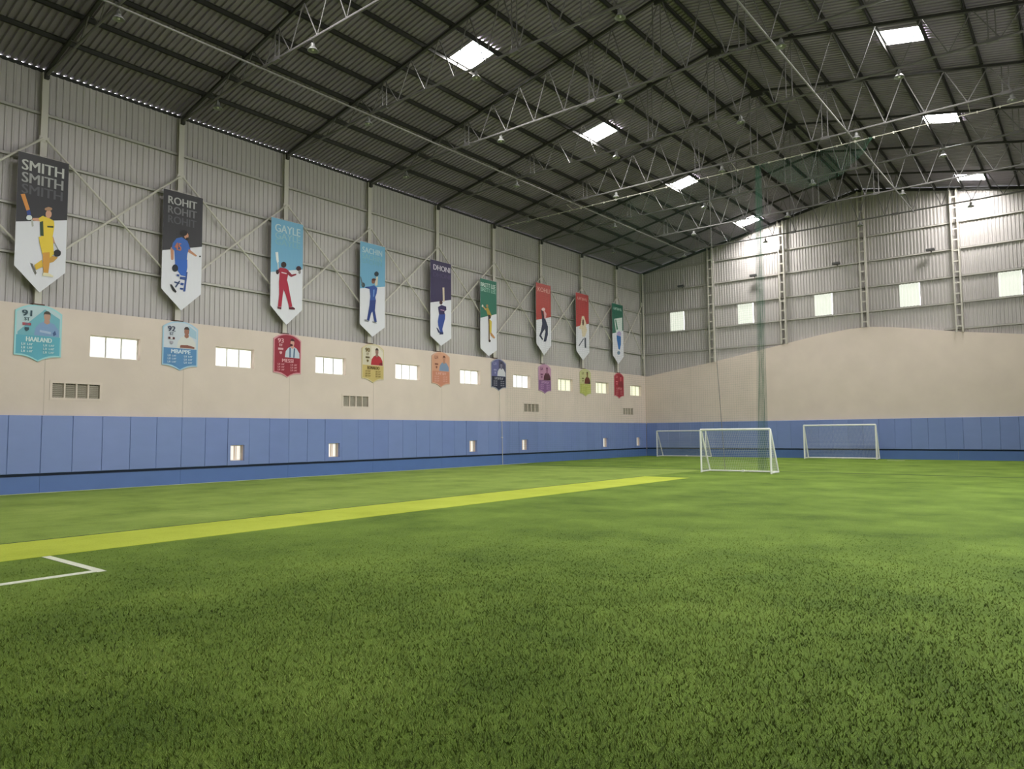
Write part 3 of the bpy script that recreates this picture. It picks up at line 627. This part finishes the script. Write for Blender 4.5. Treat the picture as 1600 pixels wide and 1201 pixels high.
def strokes(parent, y0, y1, z0, z1, x, m, n, name='lettering'):
    """print too small to read: a row of short upright strokes"""
    mb = MB(); w = (y1-y0)/n
    for k in range(n):
        a = y0+k*w
        mb.add([(x, a+.1*w, z0), (x, a+.38*w, z0), (x, a+.38*w, z1), (x, a+.1*w, z1)], [(0, 1, 2, 3)])
        h = z0+(z1-z0)*(.0, .42, .8)[k % 3]
        mb.add([(x, a+.38*w, h), (x, a+.82*w, h), (x, a+.82*w, h+(z1-z0)*.2), (x, a+.38*w, h+(z1-z0)*.2)], [(0, 1, 2, 3)])
        if k % 2: mb.add([(x, a+.66*w, z0), (x, a+.84*w, z0), (x, a+.84*w, z1), (x, a+.66*w, z1)], [(0, 1, 2, 3)])
    return mb.build(name, m, parent)
from mathutils.geometry import tessellate_polygon
def flat_print(parent, name, shapes, x, step=.0012, k=1.0):
    mb = MB(); mats = []; idx = {}
    for q, (c, pts) in enumerate(shapes):
        if c not in idx: idx[c] = len(mats); mats.append(hexmat(c, k))
        xx = x+q*step; tri = tessellate_polygon([[Vector((a, b, 0)) for a, b in pts]])
        mb.add([(xx, a, b) for a, b in pts], [tuple(t3) for t3 in tri], idx[c])
    return mb.build(name, mats, parent)

# ---------------------------------------------------------------- hanging pennant banners
BX = -25.45
BAN = [(7.39,8.80,10.55,6.97,6.23,8.33,8.69), (11.86,13.32,10.55,6.94,6.24,8.31,8.72), (16.20,17.70,10.52,6.92,6.20,8.27,8.63), (20.73,22.20,10.46,6.68,6.17,8.29,8.60), (25.16,26.66,10.45,6.60,6.15,8.26,8.60),
       (28.92,30.28,10.11,6.30,5.92,7.94,8.31), (33.93,35.43,10.68,7.03,6.36,8.42,8.77), (38.16,39.66,10.71,6.95,6.37,8.48,8.84), (42.63,44.10,10.63,7.02,6.44,8.51,8.86)]
BFIELD = ['2c2a2f', '2e2c31', '69a2c4', '69a2c4', '2e2450', '22705c', 'b5413c', 'b73a3c', '176350']
BLABEL = ['black and white pennant banner lettered in silver, batter in yellow raising a bat', 'black and white pennant banner lettered in grey, batter in blue seen from behind', 'sky-blue and white pennant banner with a batter in red holding out a helmet', 'sky-blue and white pennant banner with a batter in blue lifting a helmet',
          'purple and white pennant banner with a batter in blue, bat raised upright', 'green and white pennant banner with a leaping bowler in yellow', 'red and white pennant banner with a player in dark kit bending over', 'red and white pennant banner with a player in cream and two dark bats', 'green and white pennant banner nearest the far corner, player in blue']
LET = [[('SMITH',7.50,8.66,10.34,.33,'c6c6c2'),('SMITH',7.51,8.65,9.94,.32,'a2a2a0'),('SMITH',7.52,8.64,9.57,.30,'56555a')],
       [('ROHIT',12.04,13.09,10.34,.28,'b4b3b2'),('ROHIT',12.04,13.09,9.99,.28,'747377'),('ROHIT',12.05,13.08,9.64,.28,'525157')],
       [('GAYLE',16.38,17.56,10.30,.32,'b9d3da'),('GAYLE',16.39,17.56,9.96,.26,'8fbcca'),('GAYLE',16.39,17.56,9.69,.24,'7cb2c4')],
       [('SACHIN',20.86,22.02,10.24,.26,'b5d2da'),('SACHIN',20.86,22.01,9.94,.24,'82b6c7'),('SACHIN',20.86,22.01,9.69,.20,'6fabbf')],
       [('DHONI',25.38,26.58,10.24,.27,'d2cbdc'),('DHONI',25.38,26.58,9.86,.24,'493f68')],
       [('BRETT LEE',28.98,30.2,9.90,.22,'dcebe4'),('BRETT LEE',28.98,30.2,9.64,.22,'9fcabb')],
       [('KOHLI',34.12,35.29,10.45,.27,'f0b4ae')]]
M_CLOTH = mat('white_banner_cloth', (.66, .66, .72), .5, bump=.15, bscale=3, stretch=(1, 3, .6), spec=.35)
for i, (ya, yb, zt, zs, zp, d0, d1) in enumerate(BAN):
    t = thing('pennant_banner', (BX, (ya+yb)/2, zp), BLABEL[i], 'banner', 'pennant banners')
    yc = (ya+yb)/2; th = .012
    outl = [(ya, zt), (yb, zt), (yb, zs), (yc, zp), (ya, zs)]
    m2 = MB(); n = 5
    m2.add([(BX, a, b) for a, b in outl]+[(BX-th, a, b) for a, b in outl], [(4, 3, 2, 1, 0), (5, 6, 7, 8, 9)]+[(k, (k+1) % 5, 5+(k+1) % 5, 5+k) for k in range(5)])
    cl = m2.build('cloth', M_CLOTH, t)
    e = .002
    fm = mat('banner_field_'+BFIELD[i], tuple(c*(.5 if i < 2 else .95 if i in (2, 3) else .85) for c in lin(BFIELD[i])), .38, bump=.2, bscale=3, stretch=(1, 3, .6), spec=.5)
    MB().add([(BX+e, ya, d0), (BX+e, yb, d1), (BX+e, yb, zt), (BX+e, ya, zt)], [(0, 1, 2, 3)]).build('colour_field', fm, cl)
    if i < len(LET):
        for q, (s_, a, b, z, h, c) in enumerate(LET[i]): letter_on_left_wall(cl, s_, a, b, z-h, z, BX+.004, hexmat(c), .7 if len(s_) < 9 else .4)
    else:
        strokes(cl, ya+.2, yb-.15, zt-.42, zt-.25, BX+.004, hexmat(('e8aaa6', 'c4e0d4')[i-7]), 7)
    flat_print(cl, 'printed_player', FIG[i], BX+.006)
    if i == 1: letter_on_left_wall(cl, '45', 12.30, 12.52, 8.40, 8.68, BX+.034, hexmat('c9785a'), 1.0)
    MB().tube([(BX-.02, ya-.03, zt), (BX-.02, yb+.03, zt)], .018, 8).build('top_rod', M_STEEL, t)
    for yy in (ya+.12, yb-.12): MB().tube([(BX-.02, yy, zt), (XF+.05, yc+(yy-yc)*.12, zt+.12)], .008, 6).build('hanger', M_STEEL, t)

# ---------------------------------------------------------------- shield boards under the banners
CY = [8.18, 12.70, 17.17, 21.69, 26.12, 30.69, 35.02, 39.49, 43.76]
#        upper     lower     border    ink       jersey    skin      hair     rating pos name
CARD = [('bcd6de', '57b2cb', '9fdbe2', '2a4a58', '7ea2cf', 'c79a86', '4a4038', '91', 'ST', 'HAALAND', 'd8f2f4'),
        ('cfd6e2', '4f8cc4', 'a9cfe8', '39415f', 'dcdcd8', 'a06a54', '3a2c28', '92', 'ST', 'MBAPPE', 'd4e8f8'),
        ('9d1d38', '9d1b35', 'dd98a2', 'eba9b2', 'c8d4e4', 'd9a090', '4a1520', '93', 'RW', 'MESSI', 'efaab2'),
        ('d9d0b8', 'd0b870', 'd8c99c', '7a6432', 'b8202e', '9a7264', '40322c', '90', 'ST', 'RONALDO', '75602c'),
        ('dfa486', 'd48a70', 'e0b098', '8a5442', '8298b8', 'c08a70', '6a3a2c', None, None, None, 'eebcae'),
        ('67689c', '262a42', 'a9a8b4', '9a9cc8', 'd4d4dc', '7a7488', '2c2c40', None, None, None, 'b9b8c8'),
        ('c690b0', '8f5f98', 'c8a4c0', '7a4070', '5a2a3c', '9a6080', '6a3a5a', None, None, None, 'dcaede'),
        ('cfcf94', 'c3c866', 'c9cc8c', '77743c', '6a2a22', '8a6a3a', '5a4a2a', None, None, None, 'dde08c'),
        ('ad2238', 'a81f36', 'd88890', 'e88890', '8f1a30', 'd8606c', '741828', None, None, None, 'f09aa0')]
CLABEL = ['cyan shield board with a footballer in pale blue, leftmost of the row', 'blue and white shield board with a footballer in white, arms crossed', 'crimson shield board with a footballer in a blue-striped white shirt', 'gold shield board with a footballer in a red shirt', 'salmon pink shield board with a footballer in grey-blue',
          'navy shield board with a footballer in a white shirt', 'purple shield board with a footballer in dark maroon', 'lime yellow shield board with a footballer in dark brown red', 'red shield board nearest the far corner']
def shield(yc, w, zb, zt, ins=0.0):
    H = zt-zb; a, b = yc-w/2+ins, yc+w/2-ins; W = b-a; out = []
    for k in range(13):
        f = k/12; out.append((a+f*W, zt-ins-.13*H*abs(2*f-1)**2.2))
    for f, h in ((1, .10), (.86, .098), (.74, .082), (.62, .048), (.5, .0), (.38, .048), (.26, .082), (.14, .098), (0, .10)):
        out.append((a+f*W, zb+ins+h*H))
    return out
for i, yc in enumerate(CY):
    up, lo, bd, ink, jer, skin, hair, rat, pos, nm, nmc = CARD[i]
    w, zb, zt = 1.30, 4.08, 5.88; H = zt-zb
    t = thing('shield_board', (XF, yc, zb), CLABEL[i], 'board', 'shield boards')
    o = shield(yc, w, zb, zt); n = len(o); x0, x1 = XF+.01, XF+.035
    bo = MB().add([(x1, a, b) for a, b in o]+[(x0, a, b) for a, b in o], [tuple(reversed(range(n))), tuple(range(n, 2*n))]+[(k, (k+1) % n, n+(k+1) % n, n+k) for k in range(n)]).build('board', hexmat(bd), t)
    s_ = shield(yc, w, zb, zt, .045)
    zc = zb+.45*H
    def clip(poly, z, above):
        r = []
        for k in range(len(poly)):
            p, q = poly[k], poly[(k+1) % len(poly)]; ip = (p[1] >= z) == above; iq = (q[1] >= z) == above
            if ip: r.append(p)
            if ip != iq: f = (z-p[1])/(q[1]-p[1]); r.append((p[0]+f*(q[0]-p[0]), z))
        return r
    flat_print(bo, 'upper_field', [(up, clip(s_, zc, True))], x1+.002)
    flat_print(bo, 'lower_field', [(lo, clip(s_, zc, False))], x1+.002)
    el = lambda cy, cz, ry, rz: [(cy+ry*math.cos(a*PI/8), cz+rz*math.sin(a*PI/8)) for a in range(16)]
    Y = lambda f: yc-w/2+f*w
    Z = lambda f: zb+f*H
    sh = []
    if i == 0: sh += [('6fb6c8', [(Y(.06), Z(.45)), (Y(.06), Z(.50)), (Y(.62), Z(.93)), (Y(.95), Z(.78)), (Y(.95), Z(.45))])]
    if i == 1: sh += [('a4c6dc', [(Y(.72), Z(.93)), (Y(.95), Z(.82)), (Y(.95), Z(.66)), (Y(.74), Z(.72))])]
    if i in (3,): sh += [('e6dccc', [(Y(.42), Z(.46)), (Y(.42), Z(.95)), (Y(.7), Z(.94)), (Y(.95), Z(.8)), (Y(.95), Z(.46))])]
    if i == 5: sh += [('4a4a66', [(Y(.5), Z(.46)), (Y(.5), Z(.97)), (Y(.8), Z(.92)), (Y(.95), Z(.8)), (Y(.95), Z(.46))])]
    sh += [(jer, [(Y(.40), Z(.46)), (Y(.43), Z(.60)), (Y(.52), Z(.68)), (Y(.60), Z(.71)), (Y(.74), Z(.71)), (Y(.83), Z(.68)), (Y(.93), Z(.58)), (Y(.94), Z(.46))]),
           (skin, [(Y(.61), Z(.74)), (Y(.61), Z(.69)), (Y(.67), Z(.665)), (Y(.73), Z(.69)), (Y(.73), Z(.74))]), (skin, el(Y(.67), Z(.80), .092, .135)), (hair, [(Y(.59), Z(.82)), (Y(.60), Z(.87)), (Y(.64), Z(.90)), (Y(.70), Z(.90)), (Y(.74), Z(.87)), (Y(.75), Z(.82)), (Y(.73), Z(.845)), (Y(.61), Z(.845))])]
    if i == 0: sh += [('39588c', [(Y(.82), Z(.47)), (Y(.80), Z(.52)), (Y(.85), Z(.57)), (Y(.88), Z(.50))]), ('a9c0e0', [(Y(.52), Z(.52)), (Y(.76), Z(.50)), (Y(.76), Z(.54)), (Y(.52), Z(.56))])]
    if i == 1: sh += [('8a5040', [(Y(.48), Z(.465)), (Y(.50), Z(.52)), (Y(.70), Z(.53)), (Y(.90), Z(.50)), (Y(.90), Z(.465))])]
    if i == 2: sh += [('4d6a8e', [(Y(.56), Z(.465)), (Y(.56), Z(.69)), (Y(.61), Z(.69)), (Y(.61), Z(.465))]), ('4d6a8e', [(Y(.70), Z(.465)), (Y(.72), Z(.68)), (Y(.77), Z(.68)), (Y(.75), Z(.465))]), ('4a1520', el(Y(.63), Z(.75), .07, .05))]
    if i in (3, 6, 7): sh += [('7a1620' if i == 3 else '3c2a20', [(Y(.78), Z(.465)), (Y(.80), Z(.52)), (Y(.93), Z(.55)), (Y(.93), Z(.465))])]
    flat_print(bo, 'printed_portrait', sh, x1+.004)
    xi = x1+.022
    ic = hexmat(ink); nc = hexmat(nmc)
    if rat:
        letter_on_left_wall(bo, rat, Y(.14), Y(.34), Z(.78), Z(.885), xi, ic, 1.2)
        letter_on_left_wall(bo, pos, Y(.19), Y(.30), Z(.70), Z(.76), xi, ic, .8)
    else:
        strokes(bo, Y(.14), Y(.34), Z(.79), Z(.88), xi, ic, 2)
    flag = {0: ['b04a58', '8c5a78', 'b04a58'], 1: ['5a2a30', 'e4dde0', '5a2a30'], 2: ['eab4bc', 'eab4bc', 'eab4bc'], 3: ['6a5a3a', '6a5a3a', '6a5a3a']}.get(i, [ink, ink, ink])
    flat_print(bo, 'printed_flag', [(c, [(Y(.15+.06*q), Z(.62)), (Y(.21+.06*q), Z(.62)), (Y(.21+.06*q), Z(.665)), (Y(.15+.06*q), Z(.665))]) for q, c in enumerate(flag)], xi)
    flat_print(bo, 'printed_crest', [(ink if i != 1 else 'a8a4b4', [(Y(.20), Z(.585)), (Y(.29), Z(.585)), (Y(.29), Z(.545)), (Y(.245), Z(.515)), (Y(.20), Z(.545))])], xi)
    if nm: letter_on_left_wall(bo, nm, Y(.24 if len(nm) > 5 else .30), Y(.78 if len(nm) > 5 else .70), Z(.345), Z(.425), xi, nc, 1.3)
    else: strokes(bo, Y(.2), Y(.8), Z(.35), Z(.42), xi, nc, (5, 9, 8, 7, 5)[i-4])
    for r in range(3):
        z = .275-.062*r
        for c0 in (.14, .60):
            strokes(bo, Y(c0), Y(c0+.09), Z(z), Z(z+.042), xi, nc, 2); strokes(bo, Y(c0+.12), Y(c0+.25), Z(z+.004), Z(z+.038), xi, nc, 3)

# ---------------------------------------------------------------- goals
def net_face(mb, P, nu, nv, r, skip=None):
    """cords of a quad patch P(u, v)"""
    for i in range(nu+1): mb.tube([P(i/nu, j/4) for j in range(5)], r, 3, caps=False)
    for j in range(nv+1): mb.tube([P(i/4, j/nv) for i in range(5)], r, 3, caps=False)
def goal(LF, RF, depth, h, r, label, cell=.075, top=.06):
    LF = Vector((*LF, 0)); RF = Vector((*RF, 0)); ax = (RF-LF).normalized(); back = Vector((-ax.y, ax.x, 0))
    t = thing('football_goal', (LF+RF)/2, label, 'goal', 'white football goals')
    up = Vector((0, 0, 1)); LT, RT = LF+up*h, RF+up*h; LB, RB = LF+back*depth, RF+back*depth
    lo = Vector((0, 0, r))
    MB().tube([LT, RT], r*1.1, 10).build('crossbar', M_WHITE, t)
    for a, b, n in ((LF, LT, 'post'), (RF, RT, 'post'), (LB+lo, LT+back*top, 'back_strut'), (RB+lo, RT+back*top, 'back_strut'), (LF+lo, LB+lo, 'side_bar'), (RF+lo, RB+lo, 'side_bar'), (LB+lo, RB+lo, 'ground_bar')):
        MB().tube([a, b], r if n == 'post' else r*.85, 10).build(n, M_WHITE, t)
    mid = (LB+RB)/2; MB().box((mid.x-.05, mid.y-.05, 0), (mid.x+.05, mid.y+.05, .09)).build('anchor', M_WHITE, t)
    mb = MB(); W = (RF-LF).length
    def Pb(u, v):
        base = LB.lerp(RB, u)+lo; tp_ = (LT+back*top).lerp(RT+back*top, u); q = base.lerp(tp_, v)
        return q+back*(.05*math.sin(PI*u)*math.sin(PI*v))
    net_face(mb, Pb, int(W/cell), int(h/cell), .0027)
    for A, Bk, T in ((LF, LB, LT), (RF, RB, RT)):
        net_face(mb, lambda u, v: (A+lo).lerp(Bk+lo, u).lerp(T.lerp(T+back*top, u), v), max(2, int(depth/cell)), int(h/cell), .0027)
    mb.build('net', M_NETW, t)
goal((-13.10, 29.05), (-10.18, 29.15), .95, 1.80, .04, 'white framed football goal standing forward of the others on open turf')
goal((-14.05, 46.25), (-10.02, 46.45), .9, 2.05, .045, 'white framed football goal against the far wall padding, rightmost')
goal((-24.25, 46.45), (-20.6, 46.45), .9, 1.80, .035, 'white framed football goal near the far left corner, partly hidden')

# ---------------------------------------------------------------- green net curtain across the hall
NY = 31.05; RZ = 13.42
t = thing('net_curtain', (-11.2, NY, 0), 'green netting curtain drawn across the hall, bunched beside the goal', 'net')
MB().tube([(XF+.05, NY, RZ), (XR-.1, NY, RZ)], .018, 6).build('rail', M_STEEL, t)
for x in (-24.5, -20.8, -16.1, -11.95, -7.5, -3.02, 1.09): MB().tube([(x, NY, RZ), (x, COLY[6], zbc(x))], .01, 5).build('rail_hanger', M_STEEL, t)
def ny(x, z): return NY+.16*math.sin(x*2.3)*(1-.5*z/RZ)+.06*math.sin(x*7.1)
mb = MB()
xs = np.arange(-25.4, -11.4, .1)
for x in xs: mb.tube([(x, ny(x, z), z) for z in (.05, 4.5, 9, RZ)], .0015, 3, caps=False)
xg = list(np.linspace(-25.4, -11.3, 70))
for z in np.arange(.1, RZ, .1): mb.tube([(x, ny(x, z), z) for x in xg], .0015, 3, caps=False)
mb.build('net_sheet', M_NETG, t)
mb = MB()
for k in range(44):
    f = k/43; ph = random.uniform(0, 6.28)
    mb.tube([((1-q)*(-11.38+.40*f)+q*(-11.08+.20*f)+.012*math.sin(ph+9*q), NY+.16*math.sin(k*2.4), .03+q*(RZ-.05)) for q in [j/12 for j in range(13)]], .003, 3, caps=False)
for j in range(150):
    q = j/150; a = (1-q)*-11.38+q*-11.08; b = (1-q)*-10.98+q*-10.88; mb.tube([(a, NY-.1, .05+q*(RZ-.1)), ((a+b)/2, NY+.1, .08+q*(RZ-.1)), (b, NY-.1, .05+q*(RZ-.1))], .002, 3, caps=False)
mb.build('gathered_fold', M_NETG, t)
mb = MB()
def zl(x): return RZ-1.5*(1-((x+8.6)/2.3)**2)
for x in np.arange(-10.85, -6.35, .09): mb.tube([(x, NY+.1*math.sin(x*9), RZ), (x, NY+.12*math.sin(x*9+1), min(RZ-.02, zl(x)))], .004, 3, caps=False)
for q in np.linspace(.04, 1, 16): mb.tube([(x, NY+.1*math.sin(x*9), RZ+(min(RZ-.02, zl(x))-RZ)*q) for x in np.linspace(-10.85, -6.35, 40)], .004, 3, caps=False)
mb.build('hitched_up_net', M_NETG, t)
MB().tube([(-13.25, NY-.05, RZ), (-13.1, NY-.06, 4.85), (-12.85, NY-.08, .03)], .014, 6).build('hem_rope', M_CORD, t)
for k in range(44): 
    x = -25.2+k*.7; 
    if x < XR-.3: MB().box((x-.02, NY-.025, RZ-.05), (x+.02, NY+.025, RZ+.03)).build('ring', M_STEEL, t)

# ---------------------------------------------------------------- lamps hung under the trusses
hm = MB().lathe((0, 0, 0), [(.025, .0), (.025, -.05), (.06, -.06), (.066, -.17), (.04, -.18)], 12).mesh('lamp_gear', M_LAMP, smooth=False)
dm = MB().lathe((0, 0, 0), [(.05, -.17), (.10, -.195), (.155, -.27), (.165, -.285), (.158, -.29), (.13, -.262), (.04, -.20)], 16).mesh('lamp_reflector', M_LAMP, smooth=True)
gm = MB().lathe((0, 0, 0), [(.02, -.20), (.035, -.23), (.04, -.265), (.02, -.28)], 10).mesh('lamp_bulb', mat('bulb_glass', (.7, .7, .68), .2))
for i, y in enumerate(TR):
    xsx = (-20.6, -15.2, -9.8, -4.45) if i % 2 == 0 else (-23.35, -17.85, -12.4, -6.82, -1.7)
    k = len(TR)-1-i; tn = 'truss nearest the far wall' if k == 0 else '%s truss from the far wall' % ORD[k]
    for j, x in enumerate(xsx):
        if i == 0 and j > 0: continue
        if i == 1 and j > 1: continue
        if i == 2 and j > 2: continue
        t = thing('bay_lamp', (x, y+.09, zbc(x)-.02), 'pale dome lamp under the %s, %s from the left eave' % (tn, ORD[j]), 'lamp', 'dome lamps under the trusses')
        link('gear_housing', hm, t); rf = link('reflector', dm, t); link('bulb', gm, rf)
        MB().bar((x, y-.05, zbc(x)+.05), (x, y+.13, zbc(x)+.05), .04, .012).build('clamp', M_ROOFSTEEL, t)
        MB().tube([(x, y+.09, zbc(x)+.05), (x, y+.09, zbc(x)-.03)], .012, 6).build('hook', M_ROOFSTEEL, t)
# flood lamps on the end wall
for i, x in enumerate((-22.54, -17.3, -12.06, -6.9)):
    z = 12.05
    t = thing('flood_lamp', (x, YC-.11, z), 'dark flood lamp on a bracket on the far wall, %s from the left corner' % ORD[i], 'lamp', 'far wall flood lamps')
    MB().box((x-.22, YC-.52, z+.02), (x+.22, YC-.30, z+.13)).build('housing', M_LAMPD, t)
    m2 = MB()
    for q in range(6): m2.box((x-.2+q*.075, YC-.51, z+.13), (x-.185+q*.075, YC-.31, z+.17))
    m2.build('cooling_fins', M_LAMPD, t)
    MB().bar((x, YC-.31, z+.07), (x, YC-.1, z), .06, .03).build('bracket', M_LAMPD, t)
# conduit running down the left wall from the navy board
y = 30.78
t = thing('wall_conduit', (XF, y, 0), 'thin pale conduit down the left wall below the navy shield board', 'pipe')
MB().tube([(XF+.02, y-.02, 4.2), (XF+.02, y, 2.42), (XF+.155, y+.01, 2.36), (XF+.155, y+.04, .55), (XF+.15, y+.06, .01)], .016, 6).build('tube', mat('pale_conduit', (.62, .58, .52), .5), t)
for z in (3.9, 3.0, 1.5): MB().box((XF if z > 2.4 else XF+.12, y-.05, z-.02), (XF+.04 if z > 2.4 else XF+.176, y+.07, z+.02)).build('clip', MATS['pale_conduit'], t)

# ---------------------------------------------------------------- turf blades near the viewer (uncountable)
def blades(N=380000):
    rng = np.random.default_rng(5)
    th = rng.uniform(.6782-1.35, .6782+1.25, N)           # angle left of +y
    r = 1.9*(15.5/1.9)**rng.uniform(0, 1, N)**.85
    x = -np.sin(th)*r; y = np.cos(th)*r
    keep = rng.uniform(0, 1, N) < np.clip((16.0-r)/8.0, 0, 1); ok = keep & (x < XR-.1) & (x > -11.75) & (y > Y0+.2)
    ok &= ~((x > -11.9) & (x < -9.82) & (y > 3.82) & (y < 4.1)); ok &= ~((x > -10.14) & (x < -9.84) & (y < 4.1))
    x, y, r = x[ok], y[ok], r[ok]; n = len(x)
    a = rng.uniform(0, 2*PI, n); w = (.0022+.0006*r)*rng.uniform(.7, 1.3, n); h = rng.uniform(.014, .034, n)*np.clip((17-r)/10, .25, 1)
    la = rng.uniform(0, 2*PI, n); ll = rng.uniform(.2, 1.1, n)*h
    V = np.zeros((n, 3, 3)); V[:, 0] = np.stack([x-np.cos(a)*w, y-np.sin(a)*w, np.full(n, -.004)], 1); V[:, 1] = np.stack([x+np.cos(a)*w, y+np.sin(a)*w, np.full(n, -.004)], 1)
    V[:, 2] = np.stack([x+np.cos(la)*ll, y+np.sin(la)*ll, h], 1)
    me = bpy.data.meshes.new('turf_blades')
    me.vertices.add(3*n); me.vertices.foreach_set('co', V.reshape(-1))
    me.loops.add(3*n); me.loops.foreach_set('vertex_index', np.arange(3*n, dtype=np.int32))
    me.polygons.add(n); me.polygons.foreach_set('loop_start', np.arange(0, 3*n, 3, dtype=np.int32))
    at = me.attributes.new('tint', 'FLOAT', 'FACE'); at.data.foreach_set('value', rng.uniform(0, 1, n).astype(np.float32))
    me.update(calc_edges=True); me.validate()
    m = bpy.data.materials.new('turf_blade'); m.use_nodes = True; nt = m.node_tree; p = nt.nodes['Principled BSDF']
    p.inputs['Roughness'].default_value = .6; p.inputs['Specular IOR Level'].default_value = .2
    A = nt.nodes.new('ShaderNodeAttribute'); A.attribute_name = 'tint'
    g = nt.nodes.new('ShaderNodeTexNoise'); g.inputs['Scale'].default_value = .55; g.inputs['Detail'].default_value = 6; g.inputs['Roughness'].default_value = .65
    tc = nt.nodes.new('ShaderNodeTexCoord'); nt.links.new(tc.outputs['Object'], g.inputs['Vector'])
    ad = nt.nodes.new('ShaderNodeMath'); ad.operation = 'MULTIPLY_ADD'; ad.inputs[1].default_value = .35
    sb = nt.nodes.new('ShaderNodeMath'); sb.operation = 'MULTIPLY_ADD'; sb.inputs[1].default_value = 1.5; sb.inputs[2].default_value = -.42
    nt.links.new(g.outputs['Fac'], sb.inputs[0]); nt.links.new(A.outputs['Fac'], ad.inputs[0]); nt.links.new(sb.outputs[0], ad.inputs[2])
    cr = nt.nodes.new('ShaderNodeValToRGB'); e = cr.color_ramp.elements
    e[0].position = .15; e[0].color = (.085, .14, .018, 1); e[1].position = .85; e[1].color = (.31, .41, .08, 1)
    k = e.new(.5); k.color = (.175, .258, .036, 1)
    nt.links.new(ad.outputs[0], cr.inputs['Fac']); nt.links.new(cr.outputs[0], p.inputs['Base Color'])
    ge = nt.nodes.new('ShaderNodeNewGeometry'); mx = nt.nodes.new('ShaderNodeVectorMath'); mx.operation = 'MULTIPLY_ADD'
    mx.inputs[1].default_value = (.45, .45, .45); mx.inputs[2].default_value = (0, 0, .75); nm = nt.nodes.new('ShaderNodeVectorMath'); nm.operation = 'NORMALIZE'
    nt.links.new(ge.outputs['Normal'], mx.inputs[0]); nt.links.new(mx.outputs[0], nm.inputs[0]); nt.links.new(nm.outputs[0], p.inputs['Normal'])
    me.materials.append(m)
    o = bpy.data.objects.new('turf_blades', me); C.objects.link(o)
    tag(o, 'short green artificial grass blades of the pitch in the foreground', 'turf', kind='stuff')
blades()
